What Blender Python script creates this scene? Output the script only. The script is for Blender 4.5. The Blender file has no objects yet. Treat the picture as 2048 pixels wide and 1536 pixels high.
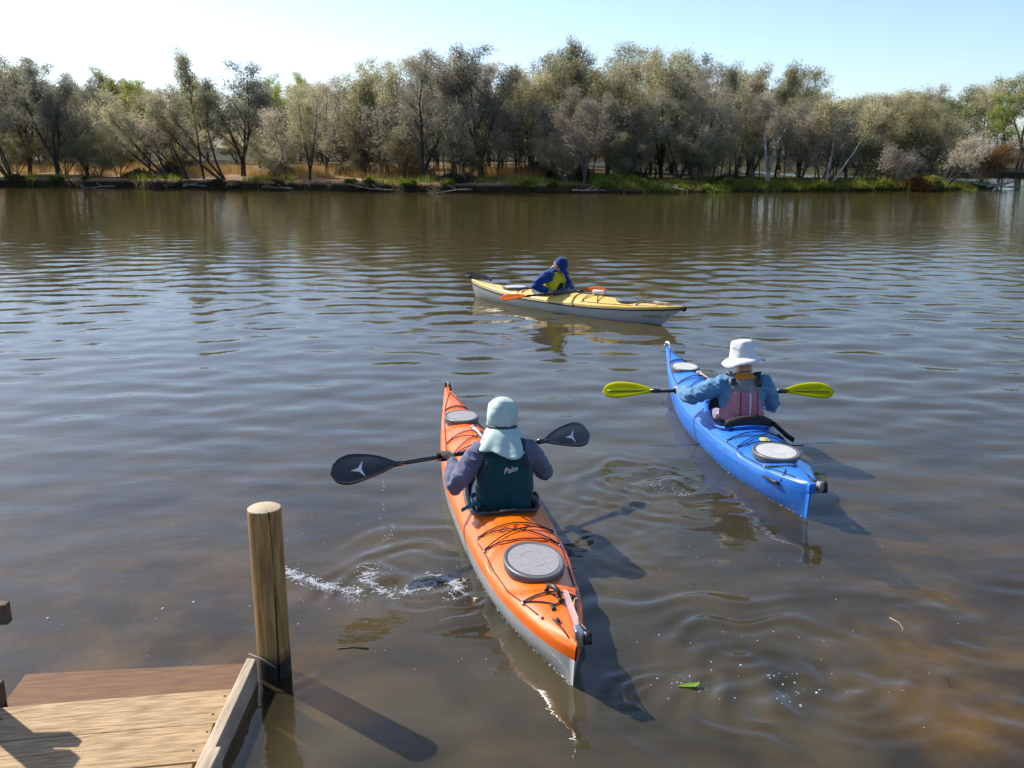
import bpy, bmesh, math, random
import numpy as np
from mathutils import Vector, Matrix, Euler, noise as mnoise
from mathutils.bvhtree import BVHTree

random.seed(7)
scene = bpy.context.scene
C = scene.collection
R = math.radians

# ------------------------------------------------------------------ camera, sky, sun, exposure
cam_data = bpy.data.cameras.new("camera")
cam = bpy.data.objects.new("camera", cam_data)
C.objects.link(cam)
scene.camera = cam
cam.location = (0, 0, 2.44)
cam.rotation_euler = (R(90 - 13.97), 0, 0)
cam_data.sensor_width = 36
cam_data.lens = 33.4
cam_data.clip_end = 6000
cam_data.dof.use_dof = True
cam_data.dof.focus_distance = 6.2
cam_data.dof.aperture_fstop = 9.0

SUN_EL, SUN_AZ = 41.0, -51.0          # azimuth from +Y towards +X
world = bpy.data.worlds.new("World")
scene.world = world
world.use_nodes = True
wn = world.node_tree
bg = wn.nodes["Background"]
sky = wn.nodes.new("ShaderNodeTexSky")
sky.sky_type = 'NISHITA'
sky.sun_disc = False
sky.sun_elevation = R(SUN_EL)
sky.sun_rotation = R(SUN_AZ)
sky.air_density = 0.75
sky.dust_density = 0.9
sky.ozone_density = 3.0
wn.links.new(sky.outputs[0], bg.inputs[0])
bg.inputs[1].default_value = 0.14

sd = bpy.data.lights.new("sun", 'SUN')
sun = bpy.data.objects.new("sun", sd)
C.objects.link(sun)
sd.energy = 5.0
sd.angle = R(0.55)
sd.color = (1.0, 0.93, 0.83)
sv = Vector((math.sin(R(SUN_AZ)) * math.cos(R(SUN_EL)), math.cos(R(SUN_AZ)) * math.cos(R(SUN_EL)), math.sin(R(SUN_EL))))
sun.rotation_euler = sv.to_track_quat('Z', 'Y').to_euler()
sun.location = (-20, 12, 30)

scene.view_settings.view_transform = 'Standard'
scene.view_settings.look = 'None'
scene.view_settings.gamma = 1.0
scene.view_settings.exposure = 0.60
scene.render.engine = 'CYCLES'
scene.cycles.use_denoising = True
scene.cycles.max_bounces = 8
scene.cycles.transparent_max_bounces = 12
scene.cycles.sample_clamp_indirect = 6.0
scene.cycles.caustics_reflective = False
scene.cycles.caustics_refractive = False

# ------------------------------------------------------------------ helpers
def tag(o, label=None, cat=None, group=None, kind=None):
    if label: o["label"] = label
    if cat: o["category"] = cat
    if group: o["group"] = group
    if kind: o["kind"] = kind
    return o

def thing(name, label, cat, loc=(0, 0, 0), rz=0.0, group=None):
    o = bpy.data.objects.new(name, None)
    C.objects.link(o)
    o.location = loc
    o.rotation_euler = (0, 0, rz)
    o.empty_display_size = 0.1
    return tag(o, label, cat, group)

def me_obj(name, verts, faces, mat, parent=None, smooth=True, world_space=False):
    m = bpy.data.meshes.new(name)
    if isinstance(verts, np.ndarray): verts = verts.tolist()
    if isinstance(faces, np.ndarray): faces = faces.tolist()
    m.from_pydata(verts, [], faces)
    m.update()
    return mesh_link(name, m, mat, parent, smooth, world_space)

def mesh_link(name, m, mat, parent=None, smooth=True, world_space=False):
    if smooth and len(m.polygons):
        m.polygons.foreach_set("use_smooth", np.ones(len(m.polygons), dtype=bool))
    if mat and not m.materials: m.materials.append(mat)
    o = bpy.data.objects.new(name, m)
    C.objects.link(o)
    if parent:
        o.parent = parent
        if world_space:
            o.matrix_parent_inverse = wmat(parent).inverted()
    return o

def wmat(o):
    m = Matrix.LocRotScale(o.location, o.rotation_euler, o.scale)
    if o.parent: return wmat(o.parent) @ o.matrix_parent_inverse @ m
    return m

def copy_tree(o, parent=None):
    c = o.copy(); C.objects.link(c)
    if parent: c.parent = parent
    for ch in list(o.children): copy_tree(ch, c)
    return c

class MB:
    """collects shapes into one mesh"""
    def __init__(s): s.v = []; s.f = []
    def add(s, v, f):
        n = len(s.v)
        s.v.extend([tuple(p) for p in v]); s.f.extend([[i + n for i in q] for q in f]); return s
    def box(s, c, size, rot=None, bev=0.0):
        bm = bmesh.new(); bmesh.ops.create_cube(bm, size=1)
        bmesh.ops.scale(bm, vec=Vector(size), verts=bm.verts)
        if bev: bmesh.ops.bevel(bm, geom=bm.edges[:], offset=bev, segments=2, affect='EDGES', profile=.6)
        M4 = Matrix.Translation(Vector(c)) @ (rot.to_4x4() if rot else Matrix())
        bm.transform(M4); bm.verts.index_update()
        s.add([v.co.copy() for v in bm.verts], [[v.index for v in f.verts] for f in bm.faces]); bm.free(); return s
    def tube(s, pts, r, sides=8, caps=True, closed=False, flat=1.0, side=None):
        v, f = tube(pts, r, sides, caps, closed, flat, side); return s.add(v, f)
    def ell(s, c, rad, rot=None, nu=14, nv=9):
        v = []; f = []
        for j in range(nv + 1):
            th = math.pi * j / nv
            for i in range(nu):
                a = 2 * math.pi * i / nu
                p = Vector((math.sin(th) * math.cos(a) * rad[0], math.sin(th) * math.sin(a) * rad[1], math.cos(th) * rad[2]))
                if rot: p = rot @ p
                v.append(p + Vector(c))
        for j in range(nv):
            for i in range(nu):
                k = (i + 1) % nu
                f.append([j * nu + i, (j + 1) * nu + i, (j + 1) * nu + k, j * nu + k])
        return s.add(v, f)
    def lathe(s, prof, n=32, c=(0, 0, 0), sx=1.0, sy=1.0, fn=None):
        """prof: list of (r,z)"""
        v = []; f = []
        for j, (r, z) in enumerate(prof):
            for i in range(n):
                a = 2 * math.pi * i / n
                p = Vector((r * math.cos(a) * sx, r * math.sin(a) * sy, z))
                if fn: p = fn(p, a, j)
                v.append(p + Vector(c))
        for j in range(len(prof) - 1):
            for i in range(n):
                k = (i + 1) % n
                f.append([j * n + i, j * n + k, (j + 1) * n + k, (j + 1) * n + i])
        return s.add(v, f)
    def xform(s, M4): s.v = [tuple(M4 @ Vector(p)) for p in s.v]; return s
    def build(s, name, mat, parent=None, smooth=True, world_space=False):
        return me_obj(name, s.v, s.f, mat, parent, smooth, world_space)

def tube(pts, r, sides=8, caps=True, closed=False, flat=1.0, side=None):
    pts = [Vector(p) for p in pts]; n = len(pts)
    rr = list(r) if hasattr(r, '__len__') else [r] * n
    v = []; f = []
    ref = None
    for i, p in enumerate(pts):
        if closed: t = pts[(i + 1) % n] - pts[i - 1]
        else: t = pts[min(i + 1, n - 1)] - pts[max(i - 1, 0)]
        if t.length < 1e-9: t = Vector((0, 0, 1))
        t.normalize()
        if side is not None:
            a = Vector(side) - t * t.dot(Vector(side)); a.normalize()
        else:
            if ref is None: ref = Vector((0, 0, 1)) if abs(t.z) < .9 else Vector((1, 0, 0))
            a = ref - t * t.dot(ref)
            if a.length < 1e-6: a = t.orthogonal()
            a.normalize(); ref = a
        b = t.cross(a)
        q = rr[i]
        ra, rb = q if hasattr(q, '__len__') else (q, q * flat)
        for k in range(sides):
            an = 2 * math.pi * k / sides
            v.append(p + a * (math.cos(an) * ra) + b * (math.sin(an) * rb))
    m = n if closed else n - 1
    for i in range(m):
        j = (i + 1) % n
        for k in range(sides):
            l = (k + 1) % sides
            f.append([i * sides + k, i * sides + l, j * sides + l, j * sides + k])
    if caps and not closed:
        f.append(list(range(sides))[::-1]); f.append([(n - 1) * sides + k for k in range(sides)])
    return v, f

def arc(a, b, lift, n=7):
    a, b = Vector(a), Vector(b)
    return [a.lerp(b, i / (n - 1)) + Vector((0, 0, lift * math.sin(math.pi * i / (n - 1)))) for i in range(n)]

WORK = bpy.data.scenes.new("workbench")      # empty scene where shapes are fused, so that the big scene is not re-evaluated
def remesh(mb, name, mat, parent, voxel=.006, smooth_it=3, wrinkle=0.0, wfreq=14.0, wfn=None):
    """overlapping closed shapes -> one continuous skin"""
    m = bpy.data.meshes.new(name + "_raw")
    m.from_pydata(mb.v, [], mb.f); m.update()
    bm = bmesh.new(); bm.from_mesh(m); bmesh.ops.recalc_face_normals(bm, faces=bm.faces); bm.to_mesh(m); bm.free()
    o = bpy.data.objects.new("tmp", m); WORK.collection.objects.link(o)
    md = o.modifiers.new("r", 'REMESH'); md.mode = 'VOXEL'; md.voxel_size = voxel; md.adaptivity = 0.0
    if smooth_it:
        ms = o.modifiers.new("s", 'SMOOTH'); ms.factor = .5; ms.iterations = smooth_it
    WORK.view_layers[0].update(); dg = WORK.view_layers[0].depsgraph
    nm = bpy.data.meshes.new_from_object(o.evaluated_get(dg))
    bpy.data.objects.remove(o); bpy.data.meshes.remove(m)
    if wrinkle:
        nv = len(nm.vertices)
        co = np.empty(nv * 3, np.float32); nm.vertices.foreach_get("co", co); co = co.reshape(-1, 3)
        no = np.empty(nv * 3, np.float32); nm.vertices.foreach_get("normal", no); no = no.reshape(-1, 3)
        for i in range(nv):
            p = Vector(co[i].tolist())
            q = Vector(((p.x + p.z * .5) * wfreq * .45, (p.y + p.z * .35) * wfreq * .6, (p.z - .45 * p.x - .3 * p.y) * wfreq * 1.5))
            amp = wrinkle * (wfn(p) if wfn else 1.0)
            if amp:
                h = .55 - abs(mnoise.noise(q)) * 2.6 + .35 * mnoise.noise(q * 2.1)
                co[i] += no[i] * (h * amp)
        nm.vertices.foreach_set("co", co.ravel()); nm.update()
    nm.name = name; nm.materials.clear()
    return mesh_link(name, nm, mat, parent)

# ------------------------------------------------------------------ materials
def mat(name, col, rough=.55, col2=None, vscale=6.0, bump=0.0, bscale=40.0, spec=.5, coat=0.0, metal=0.0,
        stretch=(1, 1, 1), trans=0.0, contrast=(.35, .65), alpha=1.0, detail=5.0):
    m = bpy.data.materials.new(name); m.use_nodes = True
    nt = m.node_tree; b = nt.nodes["Principled BSDF"]
    b.inputs["Base Color"].default_value = (*col, 1)
    b.inputs["Roughness"].default_value = rough
    b.inputs["Specular IOR Level"].default_value = spec
    b.inputs["Metallic"].default_value = metal
    b.inputs["Coat Weight"].default_value = coat
    b.inputs["Coat Roughness"].default_value = .08
    b.inputs["Transmission Weight"].default_value = trans
    b.inputs["Alpha"].default_value = alpha
    if col2 is not None or bump:
        tc = nt.nodes.new("ShaderNodeTexCoord"); mp = nt.nodes.new("ShaderNodeMapping")
        mp.inputs["Scale"].default_value = stretch
        nt.links.new(tc.outputs["Object"], mp.inputs[0])
    if col2 is not None:
        n = nt.nodes.new("ShaderNodeTexNoise"); n.inputs["Scale"].default_value = vscale; n.inputs["Detail"].default_value = detail
        r = nt.nodes.new("ShaderNodeValToRGB")
        r.color_ramp.elements[0].position = contrast[0]; r.color_ramp.elements[1].position = contrast[1]
        r.color_ramp.elements[0].color = (*col, 1); r.color_ramp.elements[1].color = (*col2, 1)
        nt.links.new(mp.outputs[0], n.inputs[0]); nt.links.new(n.outputs[0], r.inputs[0]); nt.links.new(r.outputs[0], b.inputs["Base Color"])
    if bump:
        n2 = nt.nodes.new("ShaderNodeTexNoise"); n2.inputs["Scale"].default_value = bscale; n2.inputs["Detail"].default_value = 6
        bp = nt.nodes.new("ShaderNodeBump"); bp.inputs["Strength"].default_value = 1.0; bp.inputs["Distance"].default_value = bump
        nt.links.new(mp.outputs[0], n2.inputs[0]); nt.links.new(n2.outputs[0], bp.inputs["Height"]); nt.links.new(bp.outputs[0], b.inputs["Normal"])
    return m

def foliage(name, c1, c2, tr=.45, nscale=.9):
    m = bpy.data.materials.new(name); m.use_nodes = True
    nt = m.node_tree; nt.nodes.clear(); N = nt.nodes.new; L = nt.links.new
    out = N("ShaderNodeOutputMaterial"); mix = N("ShaderNodeMixShader"); d = N("ShaderNodeBsdfDiffuse"); t = N("ShaderNodeBsdfTranslucent")
    tc = N("ShaderNodeTexCoord"); no = N("ShaderNodeTexNoise"); no.inputs["Scale"].default_value = nscale; no.inputs["Detail"].default_value = 3
    oi = N("ShaderNodeObjectInfo"); ad = N("ShaderNodeMath"); ad.operation = 'ADD'
    sc = N("ShaderNodeMath"); sc.operation = 'MULTIPLY_ADD'; sc.inputs[1].default_value = .5; sc.inputs[2].default_value = -.25
    r = N("ShaderNodeValToRGB"); r.color_ramp.elements[0].position = .3; r.color_ramp.elements[1].position = .7
    r.color_ramp.elements[0].color = (*c1, 1); r.color_ramp.elements[1].color = (*c2, 1)
    L(tc.outputs["Object"], no.inputs[0]); L(oi.outputs["Random"], sc.inputs[0]); L(sc.outputs[0], ad.inputs[0]); L(no.outputs[0], ad.inputs[1])
    L(ad.outputs[0], r.inputs[0]); L(r.outputs[0], d.inputs[0]); L(r.outputs[0], t.inputs[0])
    mix.inputs[0].default_value = tr
    L(d.outputs[0], mix.inputs[1]); L(t.outputs[0], mix.inputs[2]); L(mix.outputs[0], out.inputs[0])
    return m

def fabric(name, col, col2=None, crease=.012, cscale=9.0):
    m = mat(name, col, .85, col2=col2 or tuple(c * .82 for c in col), vscale=9, bump=.0008, bscale=160, spec=.2)
    nt = m.node_tree; b = nt.nodes["Principled BSDF"]; N = nt.nodes.new
    tc = N("ShaderNodeTexCoord"); mp = N("ShaderNodeMapping"); mp.inputs["Scale"].default_value = (1, 1, 1.6); mp.inputs["Rotation"].default_value = (.4, .3, .5)
    n = N("ShaderNodeTexNoise"); n.noise_type = 'RIDGED_MULTIFRACTAL'; n.inputs["Scale"].default_value = cscale; n.inputs["Detail"].default_value = 2.5; n.inputs["Distortion"].default_value = .6
    old = b.inputs["Normal"].links[0].from_node
    bp = N("ShaderNodeBump"); bp.inputs["Distance"].default_value = crease; bp.inputs["Strength"].default_value = .8
    nt.links.new(tc.outputs["Object"], mp.inputs[0]); nt.links.new(mp.outputs[0], n.inputs[0]); nt.links.new(n.outputs[0], bp.inputs["Height"])
    nt.links.new(old.outputs[0], bp.inputs["Normal"]); nt.links.new(bp.outputs[0], b.inputs["Normal"])
    b.inputs["Sheen Weight"].default_value = .15
    return m

def gloss(name, col, rough=.25, **k): return mat(name, col, rough, coat=.4, **k)

BLACK = mat("black_plastic", (.012, .012, .014), .45)
CORD = mat("cord", (.02, .018, .02), .8)
STEEL = mat("steel", (.5, .5, .52), .3, metal=1.0)
SKIN = mat("skin", (.52, .28, .19), .5, col2=(.45, .22, .15), vscale=12)
WHITE = mat("white_print", (.75, .75, .73), .6)

# ------------------------------------------------------------------ terrain of the far bank
BX = [-200, -33.6, -26, -19.2, -12.4, -6.3, 0, 4.8, 10.4, 16.3, 22.3, 27, 29.7, 31]
BY = [75, 63.6, 61.2, 59.7, 56.9, 54.4, 53.8, 53.3, 53.8, 55, 55.7, 57.3, 59.6, 61.5]
def y_bank(x): return np.interp(x, BX, BY)
def x_right(y): return np.interp(y, [50, 60, 62, 66, 72, 85, 130, 400], [33, 30.6, 30, 27.5, 25, 23, 24, 60])
def y_far(x): return np.interp(x, [20, 30, 36, 45, 80, 200], [140, 92, 83, 80, 80, 60])

def land_height(X, Y):
    nz = .35 * np.sin(X * 1.3 + 1.1 * np.sin(Y * .7)) + .2 * np.sin(X * 3.1 + Y * 2.2) + .12 * np.sin(X * 6.3 - Y * 4.)
    d1 = np.minimum(Y - y_bank(X) + nz * .8, (x_right(Y) - X) + nz)
    d2 = np.minimum(Y - y_far(X) + nz, 400.)
    left = np.clip((9.0 - X) / 7.0, 0, 1)
    top = .16 + .30 * left
    def prof(d, top):
        a = np.clip((d + .15) / .7, 0, 1); a = a * a * (3 - 2 * a)
        z = -1.3 + (1.3 + top) * a
        return z + np.clip(d, 0, 25) * .032 * (.5 + .5 * np.clip(d, 0, 1))
    z = np.maximum(prof(d1, top), prof(d2, .3))
    return z + np.where(np.maximum(d1, d2) > .5, .05 * nz, 0)

def build_ground():
    xs = np.concatenate([np.linspace(-3000, -300, 6), np.linspace(-200, -50, 12), np.arange(-46, 48, .45), np.linspace(52, 200, 12), np.linspace(300, 3000, 6)])
    ys = np.concatenate([np.arange(50.5, 66, .22), np.arange(66, 96, .9), np.linspace(100, 200, 10), np.linspace(300, 3000, 6)])
    X, Y = np.meshgrid(xs, ys)
    Z = land_height(X, Y)
    nx, ny = len(xs), len(ys)
    v = np.stack([X.ravel(), Y.ravel(), Z.ravel()], 1)
    i = np.arange(nx * ny).reshape(ny, nx)
    f = np.stack([i[:-1, :-1], i[:-1, 1:], i[1:, 1:], i[1:, :-1]], -1).reshape(-1, 4)
    m = bpy.data.materials.new("bank_soil"); m.use_nodes = True
    nt = m.node_tree; b = nt.nodes["Principled BSDF"]; N = nt.nodes.new; L = nt.links.new
    b.inputs["Roughness"].default_value = .95; b.inputs["Specular IOR Level"].default_value = .1
    g = N("ShaderNodeNewGeometry"); sx = N("ShaderNodeSeparateXYZ"); L(g.outputs["Position"], sx.inputs[0])
    n1 = N("ShaderNodeTexNoise"); n1.inputs["Scale"].default_value = .6; n1.inputs["Detail"].default_value = 8; L(g.outputs["Position"], n1.inputs[0])
    dry = N("ShaderNodeValToRGB"); dry.color_ramp.elements[0].color = (.13, .075, .035, 1); dry.color_ramp.elements[1].color = (.33, .22, .13, 1)
    dry.color_ramp.elements[0].position = .35; dry.color_ramp.elements[1].position = .62
    grn = N("ShaderNodeValToRGB"); grn.color_ramp.elements[0].color = (.025, .03, .010, 1); grn.color_ramp.elements[1].color = (.075, .062, .028, 1)
    grn.color_ramp.elements[0].position = .35; grn.color_ramp.elements[1].position = .65
    L(n1.outputs[0], dry.inputs[0]); L(n1.outputs[0], grn.inputs[0])
    mr = N("ShaderNodeMapRange"); mr.inputs[1].default_value = 1; mr.inputs[2].default_value = 10; L(sx.outputs[0], mr.inputs[0])
    mx = N("ShaderNodeMix"); mx.data_type = 'RGBA'; L(mr.outputs[0], mx.inputs[0]); L(dry.outputs[0], mx.inputs[6]); L(grn.outputs[0], mx.inputs[7])
    # wet mud where the water reaches the bank face
    mw = N("ShaderNodeMapRange"); mw.inputs[1].default_value = .3; mw.inputs[2].default_value = .48; L(sx.outputs[2], mw.inputs[0])
    mw2 = N("ShaderNodeMapRange"); mw2.inputs[1].default_value = .06; mw2.inputs[2].default_value = .16; L(sx.outputs[2], mw2.inputs[0])
    mwx = N("ShaderNodeMix"); mwx.data_type = 'FLOAT'; L(mr.outputs[0], mwx.inputs[0]); L(mw.outputs[0], mwx.inputs[2]); L(mw2.outputs[0], mwx.inputs[3])
    m2 = N("ShaderNodeMix"); m2.data_type = 'RGBA'; L(mwx.outputs[0], m2.inputs[0]); m2.inputs[6].default_value = (.030, .020, .012, 1); L(mx.outputs[2], m2.inputs[7])
    # dark litter under the deeper wood
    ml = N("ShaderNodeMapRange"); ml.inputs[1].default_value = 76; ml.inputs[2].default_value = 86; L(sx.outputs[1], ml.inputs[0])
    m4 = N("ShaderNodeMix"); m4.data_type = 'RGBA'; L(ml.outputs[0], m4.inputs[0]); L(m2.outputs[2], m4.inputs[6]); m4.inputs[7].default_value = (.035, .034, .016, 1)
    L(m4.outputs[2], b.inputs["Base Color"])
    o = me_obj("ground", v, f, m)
    tag(o, kind="structure")
    return o
ground = build_ground()

def build_bed():
    xs = np.linspace(-60, 60, 90); ys = np.concatenate([np.arange(-4, 12, .25), np.linspace(13, 70, 30)])
    X, Y = np.meshgrid(xs, ys)
    Z = -np.interp(Y, [-4, 2, 4, 6, 9, 14, 30, 60], [.0, .13, .19, .30, .70, 1.5, 2.5, 2.0]) + .03 * np.sin(X * 2.1 + np.sin(Y * 1.7)) + .02 * np.sin(Y * 3 + X)
    nx, ny = len(xs), len(ys); i = np.arange(nx * ny).reshape(ny, nx)
    f = np.stack([i[:-1, :-1], i[:-1, 1:], i[1:, 1:], i[1:, :-1]], -1).reshape(-1, 4)
    m = mat("river_silt", (.060, .046, .026), .95, col2=(.36, .23, .065), vscale=1.9, spec=.1, bump=.02, bscale=6, contrast=(.44, .74), detail=9)
    tag(me_obj("riverbed", np.stack([X.ravel(), Y.ravel(), Z.ravel()], 1), f, m), kind="structure")
build_bed()

# ------------------------------------------------------------------ water
rs = np.random.RandomState(11)
NW = 130
W_LAM = np.exp(rs.uniform(np.log(.20), np.log(1.0), NW))
W_ANG = rs.normal(0.10, .70, NW)               # propagation about +Y
W_PH = rs.uniform(0, 6.283, NW)
W_AMP = W_LAM ** 1.0 * rs.uniform(.5, 1.3, NW)
W_K = 2 * np.pi / W_LAM
W_AMP *= .050 / math.sqrt(np.sum((W_AMP * W_K) ** 2) / 2)
# (cx, cy, r0, spread, wavelength, amplitude)
RINGS = [(-.78, 5.60, .07, .07, .065, 0.0060), (-.78, 5.60, .17, .05, .06, 0.0023),
         (-.82, 5.02, .22, .12, .13, 0.0053), (-.42, 4.98, .20, .12, .12, 0.0060), (-.62, 5.0, .56, .12, .17, 0.0075), (-.62, 5.0, .80, .14, .22, 0.0053),
         (1.10, 6.75, .35, .14, .15, 0.0067), (1.15, 6.6, .62, .14, .18, 0.0067), (1.0, 7.2, .15, .1, .1, 0.0045),
         (1.28, 3.85, .30, .12, .15, 0.0053), (1.36, 3.95, .62, .10, .17, 0.0060), (1.30, 3.9, .95, .12, .22, 0.0053), (.62, 3.9, .12, .1, .1, 0.0053),
         (.70, 6.0, .3, .15, .14, 0.0037), (2.4, 4.4, .9, .25, .28, 0.0067),
         (-.5, 15.2, .4, .25, .22, 0.0090), (-1.1, 4.12, .16, .06, .09, 0.0023)]
def water_z(X, Y, spacing=None):
    Z = np.zeros_like(X)
    sp = spacing if spacing is not None else .01
    gust = 1.0 + .35 * np.sin(X * .11 + Y * .17 + 1.) * np.sin(X * .05 - Y * .09) 
    near = np.clip((Y - 2.5) / 7.0, .45, 1.0)
    for l, k, a, p, am in zip(W_LAM, W_K, W_ANG, W_PH, W_AMP):
        w = np.clip((l / (sp * 4.0) - 1.0), 0, 1)
        Z += am * w * np.sin(k * (X * np.sin(a) + Y * np.cos(a)) + p + .5 * np.sin(.7 * X + .4 * Y + p))
    Z *= gust * near
    # churned patches where the blades have just been
    rt = np.random.RandomState(8)
    for cx, cy, sx_, sy_, A in ((1.35, 3.95, .66, .36, .0058), (1.15, 6.65, .45, .34, .0048), (-.65, 5.03, .42, .20, .0055), (-.78, 5.6, .10, .10, .003), (.75, 5.6, .4, .5, .0026), (2.3, 4.6, .5, .5, .0030)):
        env = np.exp(-((X - cx) / sx_) ** 2 - ((Y - cy) / sy_) ** 2)
        rad = np.hypot(X - cx, (Y - cy)); sw = 1.6 * np.exp(-(rad / .5) ** 2)
        Xr = (X - cx) * np.cos(sw) - (Y - cy) * np.sin(sw); Yr = (X - cx) * np.sin(sw) + (Y - cy) * np.cos(sw)
        Tn = np.zeros_like(X)
        for _ in range(12):
            l = rt.uniform(.10, .30); a = rt.uniform(0, 6.28); ph = rt.uniform(0, 6.28)
            Tn += (l / .2) * np.sin(2 * np.pi / l * (Xr * np.cos(a) + Yr * np.sin(a)) + ph + 1.2 * np.sin(5 * Xr + ph)) * np.clip(l / (sp * 3.) - .6, 0, 1)
        Z += A * env * Tn / 2.4
    for cx, cy, r0, s, l, A in RINGS:
        d = np.hypot(X - cx, Y - cy); th = np.arctan2(Y - cy, X - cx)
        rr = d * (1 + .12 * np.sin(2 * th + cx * 5) + .07 * np.sin(5 * th + cy * 3) + .05 * np.sin(9 * th + 7 * d))
        e = A * np.exp(-((rr - r0) / s) ** 2) * np.clip(.5 + .6 * np.sin(th * 1.0 + cx * 9) + .35 * np.sin(3 * th + cy * 7), 0, 1.2) * np.clip(l / (sp * 3.), 0, 1)
        Z += e * np.cos(2 * np.pi * (rr - r0) / l + .8 * np.sin(3 * th + cx))
    return Z

def build_water():
    ys = [0.9]
    while ys[-1] < 140: ys.append(ys[-1] * 1.0052 + .004)
    ys = np.array([-6.0, -3.0, -1.0] + ys + [200., 500., 3000.])
    u = np.linspace(-1, 1, 440)
    uo = np.array([1.3, 2, 4, 10, 40.])
    u = np.concatenate([-uo[::-1], u, uo])
    Yg = np.repeat(ys[:, None], len(u), 1)
    half = .66 * np.clip(ys, 0, 140) + 1.7
    Xg = u[None, :] * half[:, None]
    sp = np.maximum(np.gradient(ys)[:, None], (half * 2 / 440)[:, None]) * np.ones_like(Xg)
    Zg = water_z(Xg, Yg, sp)
    Zg[:, :5] = 0; Zg[:, -5:] = 0; Zg[:3] = 0; Zg[-3:] = 0
    ny, nx = Xg.shape; i = np.arange(nx * ny).reshape(ny, nx)
    f = np.stack([i[:-1, :-1], i[:-1, 1:], i[1:, 1:], i[1:, :-1]], -1).reshape(-1, 4)
    me = bpy.data.meshes.new("water")
    V = np.stack([Xg.ravel(), Yg.ravel(), Zg.ravel()], 1).astype(np.float32)
    me.vertices.add(len(V)); me.vertices.foreach_set("co", V.ravel())
    me.loops.add(f.size); me.loops.foreach_set("vertex_index", f.ravel().astype(np.int32))
    me.polygons.add(len(f)); me.polygons.foreach_set("loop_start", np.arange(0, f.size, 4, dtype=np.int32))
    me.update(calc_edges=True)
    m = bpy.data.materials.new("river_water"); m.use_nodes = True
    nt = m.node_tree; nt.nodes.clear(); N = nt.nodes.new; L = nt.links.new
    out = N("ShaderNodeOutputMaterial")
    g = N("ShaderNodeNewGeometry"); sx = N("ShaderNodeSeparateXYZ"); L(g.outputs["Position"], sx.inputs[0])
    def noise_h(scale, stretch, amp, detail=2.0):
        mp = N("ShaderNodeMapping"); mp.inputs["Scale"].default_value = stretch; L(g.outputs["Position"], mp.inputs[0])
        n = N("ShaderNodeTexNoise"); n.inputs["Scale"].default_value = scale; n.inputs["Detail"].default_value = detail
        L(mp.outputs[0], n.inputs[0])
        q = N("ShaderNodeMath"); q.operation = 'MULTIPLY'; q.inputs[1].default_value = amp; L(n.outputs[0], q.inputs[0]); return q
    def add(a, b):
        q = N("ShaderNodeMath"); q.operation = 'ADD'; L(a.outputs[0], q.inputs[0]); L(b.outputs[0], q.inputs[1]); return q
    def mul(a, b):
        q = N("ShaderNodeMath"); q.operation = 'MULTIPLY'; L(a.outputs[0], q.inputs[0]); L(b.outputs[0], q.inputs[1]); return q
    def ramp(src, a, b):
        q = N("ShaderNodeMapRange"); q.inputs[1].default_value = a; q.inputs[2].default_value = b; L(src, q.inputs[0]); return q
    calm = N("ShaderNodeMapRange"); calm.inputs[1].default_value = 5; calm.inputs[2].default_value = 15; calm.inputs[3].default_value = 1.0; calm.inputs[4].default_value = .40; L(sx.outputs[1], calm.inputs[0])
    fine = mul(add(noise_h(6.0, (.6, 1.2, 1), .0036, 3.0), noise_h(17.0, (.7, 1.1, 1), .0006, 2.0)), calm)
    far = mul(noise_h(1.7, (.6, 1.3, 1), .015, 2.0), ramp(sx.outputs[1], 24, 44))
    mid = mul(noise_h(2.8, (.6, 1.25, 1), .0105, 3.0), ramp(sx.outputs[1], 6, 20))
    # a breeze ruffles the reach towards the channel mouth
    ru = N("ShaderNodeTexNoise"); ru.inputs["Scale"].default_value = .055; ru.inputs["Detail"].default_value = 3
    mpr = N("ShaderNodeMapping"); mpr.inputs["Scale"].default_value = (.5, 1.6, 1); L(g.outputs["Position"], mpr.inputs[0]); L(mpr.outputs[0], ru.inputs[0])
    ruf = mul(mul(noise_h(3.2, (.6, 1.2, 1), .020, 2.0), ramp(ru.outputs[0], .52, .64)), mul(ramp(sx.outputs[0], 2, 16), ramp(sx.outputs[1], 14, 34)))
    hgt = add(add(add(fine, far), mid), ruf)
    bp = N("ShaderNodeBump"); bp.inputs["Strength"].default_value = 1.0; bp.inputs["Distance"].default_value = 1.0; L(hgt.outputs[0], bp.inputs["Height"])
    fr = N("ShaderNodeFresnel"); L(bp.outputs[0], fr.inputs["Normal"])
    # same reflectance from both sides: the sheet does not bend rays, so light reaches the bed
    ior = N("ShaderNodeMapRange"); ior.inputs[3].default_value = 1.45; ior.inputs[4].default_value = 1 / 1.45; L(g.outputs["Backfacing"], ior.inputs[0]); L(ior.outputs[0], fr.inputs["IOR"])
    gl = N("ShaderNodeBsdfGlossy"); gl.inputs["Roughness"].default_value = .025; L(bp.outputs[0], gl.inputs["Normal"])
    df = N("ShaderNodeBsdfDiffuse")
    nz = N("ShaderNodeTexNoise"); nz.inputs["Scale"].default_value = 1.1; nz.inputs["Detail"].default_value = 7; nz.inputs["Distortion"].default_value = .8; L(g.outputs["Position"], nz.inputs[0])
    cr = N("ShaderNodeValToRGB"); cr.color_ramp.elements[0].color = (.032, .029, .017, 1); cr.color_ramp.elements[1].color = (.084, .068, .035, 1)
    cr.color_ramp.elements[0].position = .35; cr.color_ramp.elements[1].position = .65
    L(nz.outputs[0], cr.inputs[0])
    deep = N("ShaderNodeMix"); deep.data_type = 'RGBA'; dr_ = ramp(sx.outputs[1], 3.5, 14); L(dr_.outputs[0], deep.inputs[0])
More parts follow.
